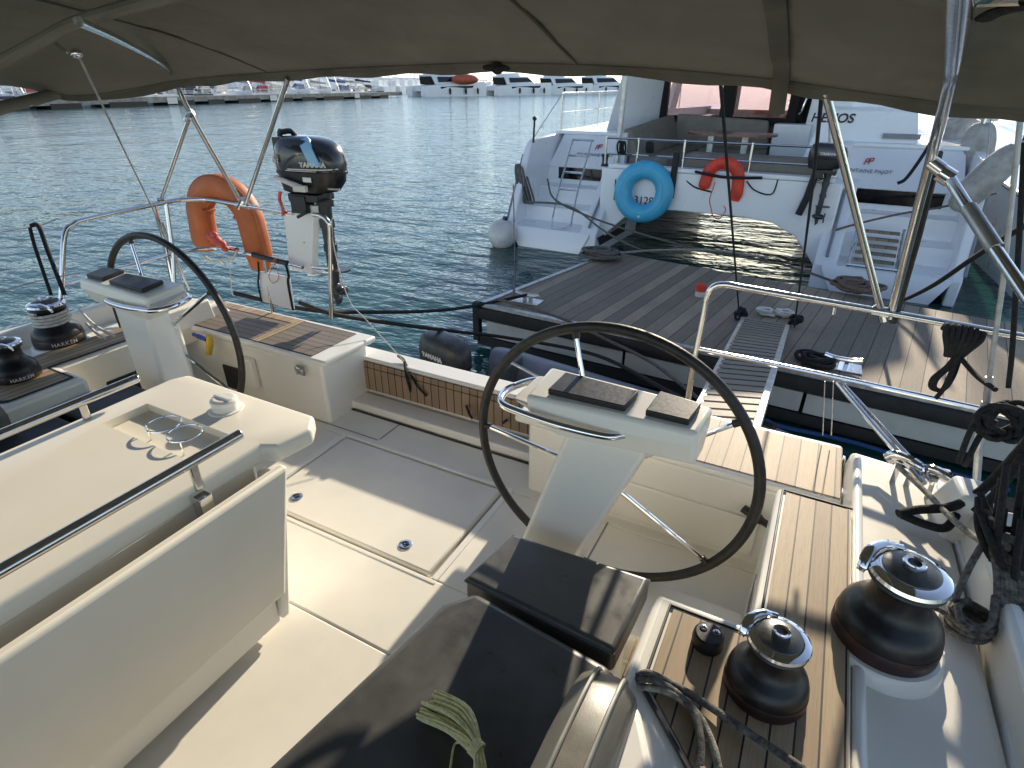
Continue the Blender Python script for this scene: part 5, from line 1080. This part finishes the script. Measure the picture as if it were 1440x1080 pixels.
def make_sailboat(col, hullm='boatwhite', nm='sailing boat'):
    r = thing('moored_sailboat', 'x', 'sailboat', (0, 0, 0), 'sailing boats along the far pontoon')
    rings = []
    for x, hw, tp in ((0, 1.5, 1.15), (.4, 1.65, 1.15), (4, 1.95, 1.2), (8, 1.4, 1.35), (10.6, .45, 1.55), (11.4, .04, 1.62)):
        rings.append([Vector((x, -hw, tp)), Vector((x, -hw*.93, .3)), Vector((x, -hw*.5, -.3)), Vector((x, hw*.5, -.3)), Vector((x, hw*.93, .3)), Vector((x, hw, tp))])
    part('hull', MB().loft(rings), hullm, r, ang=40)
    cr = part('coachroof', MB().hexa([(3.2, -1.2, 1.15), (9, -.6, 1.3), (9, .6, 1.3), (3.2, 1.2, 1.15)], [(3.5, -1.0, 1.75), (8.0, -.5, 1.62), (8.0, .5, 1.62), (3.5, 1.0, 1.75)]), 'boatwhite', r, bevel=.08)
    part('window', MB().hexa([(4.0, -1.19, 1.33), (6.8, -.89, 1.38), (6.8, .89, 1.38), (4.0, 1.19, 1.33)], [(4.2, -1.09, 1.55), (6.5, -.80, 1.52), (6.5, .80, 1.52), (4.2, 1.09, 1.55)]), 'blackglass', cr)
    part('sprayhood', MB().hexa([(2.7, -1.2, 1.5), (3.9, -1.0, 1.72), (3.9, 1.0, 1.72), (2.7, 1.2, 1.5)], [(2.7, -1.0, 2.35), (3.2, -.8, 2.4), (3.2, .8, 2.4), (2.7, 1.0, 2.35)]), 'sc_'+col, r, bevel=.08)
    part('sail_cover', MB().tube([(2.2, 0, 2.85), (4, 0, 3.0), (6.0, 0, 3.25)], [.16, .2, .25], 10, 3), 'sc_'+col, r)
    part('mast', MB().tube([(6.1, 0, 1.6), (6.1, 0, 15.5)], .085, 8).tube([(6.1, -1.0, 7.5), (6.1, 1.0, 7.5)], .03, 6).tube([(6.1, 0, 15.4), (0.1, 0, 1.3)], .012, 4).tube([(6.1, 0, 15.0), (11.3, 0, 1.7)], .05, 5), 'alu', r)
    mb = MB()
    for sgn in (-1, 1):
        for x in (.1, 2, 5, 8): mb.tube([(x, sgn*(1.5 if x < 7 else 1.3), 1.2), (x, sgn*(1.5 if x < 7 else 1.3), 1.85)], .02, 5)
        mb.tube([(.1, sgn*1.5, 1.85), (5, sgn*1.5, 1.85), (8, sgn*1.3, 1.9)], .018, 5)
    mb.tube([(.05, -1.5, 1.85), (.05, 1.5, 1.85)], .02, 5)
    part('guard_rail', mb, 'steel', r)
    for x in (1.5, 5): part('fender', MB().sphere((x, -2.0, .5), (.18, .18, .4), 10, 8), 'fender', r)
    return r
protos = {c_: make_sailboat(c_, 'hullnavy' if c_ == 'navy' else 'boatwhite') for c_ in ('blue', 'grey', 'navy', 'red', 'cream')}
used = set(); order = ['grey', 'cream', 'grey', 'navy', 'cream', 'red', 'grey', 'cream', 'grey', 'blue', 'cream', 'grey', 'navy', 'grey', 'cream', 'blue', 'grey', 'red', 'cream', 'grey', 'blue', 'cream', 'grey', 'cream', 'blue', 'grey', 'cream', 'navy']
ords = ['first', 'second', 'third', 'fourth', 'fifth', 'sixth', 'seventh', 'eighth', 'ninth', 'tenth', 'eleventh', 'twelfth']
cnt = {}; rnd = random.Random(4)
nb_ = len(order); cword = {'blue': 'blue', 'grey': 'grey', 'navy': 'navy', 'red': 'dark red', 'cream': 'cream'}
for i, c_ in enumerate(order):
    o = protos[c_] if c_ not in used else copy_tree(protos[c_]); used.add(c_)
    t = (i+.6)/nb_*PL*.98
    p = pa+pdv*t+pn*(3.4+rnd.uniform(0, .8))
    stern_first = rnd.random() < .7
    d = pn if stern_first else -pn
    if not stern_first: p = p+pn*11.6
    o.location = (p.x, p.y, ZW); a = math.atan2(d.y, d.x)+rnd.uniform(-.05, .05)
    o.rotation_euler = (0, 0, a); sc_ = rnd.uniform(.92, 1.22); o.scale = (sc_, sc_, sc_)
    cnt[c_] = cnt.get(c_, 0)+1
    hullw = 'navy hulled' if c_ == 'navy' else 'white'
    o['label'] = '%s from the left of the %s far pontoon sailing boats with %s canvas' % (ords[cnt[c_]-1], hullw, cword[c_])
# crowd of boats beyond the first row
mb = MB(); mm = MB(); rnd = random.Random(31)
for row in range(4):
    for i in range(90):
        t = rnd.uniform(-.15, 2.6)*PL; p = pa+pdv*t+pn*(22+row*15+max(0, t/PL-.9)*14+rnd.uniform(-3, 3)); z = ZW
        l, w_ = rnd.uniform(7, 11), rnd.uniform(2.6, 3.6); d = pn; e_ = pdv
        mb.hexa([p-e_*w_*.4+Vector((0, 0, -.2)), p+e_*w_*.4+Vector((0, 0, -.2)), p+e_*.2+d*l+Vector((0, 0, -.2)), p-e_*.2+d*l+Vector((0, 0, -.2))], [p-e_*w_*.5+Vector((0, 0, 2.0)), p+e_*w_*.5+Vector((0, 0, 2.0)), p+e_*.3+d*l*1.05+Vector((0, 0, 2.6)), p-e_*.3+d*l*1.05+Vector((0, 0, 2.6))])
        q = p+d*l*.25
        mb.hexa([q-e_*w_*.33+Vector((0, 0, 2.0)), q+e_*w_*.33+Vector((0, 0, 2.0)), q+e_*w_*.2+d*l*.5+Vector((0, 0, 2.0)), q-e_*w_*.2+d*l*.5+Vector((0, 0, 2.0))], [q-e_*w_*.28+Vector((0, 0, 3.7)), q+e_*w_*.28+Vector((0, 0, 3.7)), q+e_*w_*.15+d*l*.4+Vector((0, 0, 3.2)), q-e_*w_*.15+d*l*.4+Vector((0, 0, 3.2))])
        m0 = p+d*l*.55; hgt = rnd.uniform(11, 16)
        mb.tube([m0+Vector((0, 0, 1.5)), m0+Vector((0, 0, hgt))], .08, 5)
        mb.tube([m0+Vector((0, 0, 4.3)), m0-d*4+Vector((0, 0, 4.0))], .28, 6)
single('marina_crowd', mb, 'boatwhite', 'mass of distant white boats and masts behind the far pontoon', 'boats', kind='stuff', smooth=False)
# land behind the marina
mb = MB(); ha = pa-pdv*150+pn*130; 
mb.grid(lambda u, v: Vector((*(ha+pdv*(u*900)+pn*(v*160)).xy, ZW-1+2.2*min(1, v*9)+ (2.0*math.sin(u*9+1)**2+1.5*math.sin(u*23)**2)*min(1, max(0, v-.2)*3))), 60, 10)
single('land', mb, simple('far_land', (.10, .12, .08), .9, var=.3, vs=.05), 'low far shore behind the marina', 'shore', kind='structure')
# power catamarans
def make_cat():
    r = thing('motor_catamaran', 'x', 'catamaran', (0, 0, 0), 'motor catamarans moored across the water')
    for s in (1, -1):
        rings = []
        for x, a, b, tp in ((0, 2.2, 4.4, 1.2), (.6, 2.15, 4.5, 2.3), (6, 2.1, 4.6, 2.6), (13, 2.3, 4.4, 2.9), (17, 3.0, 3.6, 3.0), (18, 3.2, 3.35, 3.0)):
            rings.append([Vector((x, s*a, -.4)), Vector((x, s*b*.97, -.4)), Vector((x, s*b, tp*.6)), Vector((x, s*b*.985, tp)), Vector((x, s*a, tp))])
        h = part('hull', MB().loft(rings), 'boatwhite', r, ang=30)
        part('hull_window', MB().hexa([(4.2, s*4.56, 1.55), (13.2, s*4.42, 1.75), (13.2, s*4.3, 1.75), (4.2, s*4.5, 1.55)], [(4.0, s*4.62, 2.05), (13.6, s*4.45, 2.3), (13.6, s*4.3, 2.3), (4.0, s*4.5, 2.05)]), 'blackglass', h)
    part('bridgedeck', MB().hexa([(.8, -2.4, 1.1), (15, -2.6, 1.3), (15, 2.6, 1.3), (.8, 2.4, 1.1)], [(.8, -2.4, 2.3), (15, -2.6, 2.8), (15, 2.6, 2.8), (.8, 2.4, 2.3)]), 'boatwhite', r)
    cr = part('coachroof', MB().hexa([(3.5, -3.6, 2.5), (12.8, -3.0, 2.8), (12.8, 3.0, 2.8), (3.5, 3.6, 2.5)], [(2.6, -3.2, 4.6), (10.4, -2.6, 4.5), (10.4, 2.6, 4.5), (2.6, 3.2, 4.6)]), 'boatwhite', r, bevel=.15)
    for s in (1, -1):
        part('window', MB().hexa([(4.2, s*3.59, 3.0), (11.8, s*3.06, 3.2), (11.8, s*2.9, 3.2), (4.2, s*3.4, 3.0)], [(4.0, s*3.38, 4.15), (10.3, s*2.82, 4.15), (10.3, s*2.6, 4.15), (4.0, s*3.2, 4.15)]), 'blackglass', cr)
    part('aft_opening', MB().hexa([(2.9, -2.9, 2.55), (3.4, -2.9, 2.55), (3.4, 2.9, 2.55), (2.9, 2.9, 2.55)], [(2.55, -2.7, 4.2), (3.0, -2.7, 4.2), (3.0, 2.7, 4.2), (2.55, 2.7, 4.2)]), 'darkframe', cr)
    part('flybridge', MB().hexa([(3.5, -2.4, 4.6), (8.5, -2.0, 4.5), (8.5, 2.0, 4.5), (3.5, 2.4, 4.6)], [(3.2, -2.3, 5.2), (8.0, -1.8, 5.3), (8.0, 1.8, 5.3), (3.2, 2.3, 5.2)]), 'boatwhite', r, bevel=.12)
    for x in (6.5, 11, 14.5): part('fender', MB().sphere((x, -4.75, 1.1), (.28, .28, .75), 10, 8), 'rubber', r)
    return r
pc = make_cat()
labs = ['nearest white motor catamaran across the water, with its dark stern tunnel visible', 'second white motor catamaran just behind the bow of the first', 'third motor catamaran from the left with small hull windows', 'farthest motor catamaran, just left of the moored catamaran roof post']
for i, (px, py, dist, yaw) in enumerate(((630, 134.5, 158, 58), (728, 133, 172, 56), (792, 131.5, 184, 55), (848, 130, 196, 55))):
    o = pc if i == 0 else copy_tree(pc)
    hd = ray(px, py); az = math.atan2(hd.y, hd.x); dv = Vector((math.cos(az), math.sin(az), 0))
    a = az-math.radians(yaw); fw = Vector((math.cos(a), math.sin(a), 0))
    p = dv*dist-fw*8.8
    o.location = (p.x, p.y, ZW); o.rotation_euler = (0, 0, a); s_ = (1.0, .98, .94, 1.0)[i]; o.scale = (s_,)*3
    o['label'] = labs[i]
hd = ray(654, 122); dv = Vector((hd.x, hd.y, 0)).normalized()
p = dv*154
r = thing('covered_tender', 'orange red covered tender on the deck of the nearest motor catamaran', 'tender', (p.x, p.y, ZW+3.2))
part('cover', MB().sphere(p+Vector((0, 0, ZW+3.6)), (3.6, 2.2, 1.15), 24, 14), simple('tender_cover', (.45, .10, .05), .7, vs=2), r)
# sunlit boats behind the right hull
for i, (px, py, y, a) in enumerate(((1225, 235, 26, 95), (1300, 235, 30, 88), (1345, 245, 24, 92))):
    o = copy_tree(protos[('cream', 'grey', 'cream')[i]]); p = PY(px, py, y)
    o.location = (p.x, y, ZW); o.rotation_euler = (0, 0, math.radians(a)); o.scale = (1, 1, 1)
    o['group'] = 'sailing boats beyond the catamaran'
    o['label'] = ['sunlit sailing boat beyond the catamaran right hull, leftmost of three', 'sunlit sailing boat beyond the catamaran right hull, middle of three', 'sunlit sailing boat beyond the catamaran right hull, behind the grey fenders'][i]
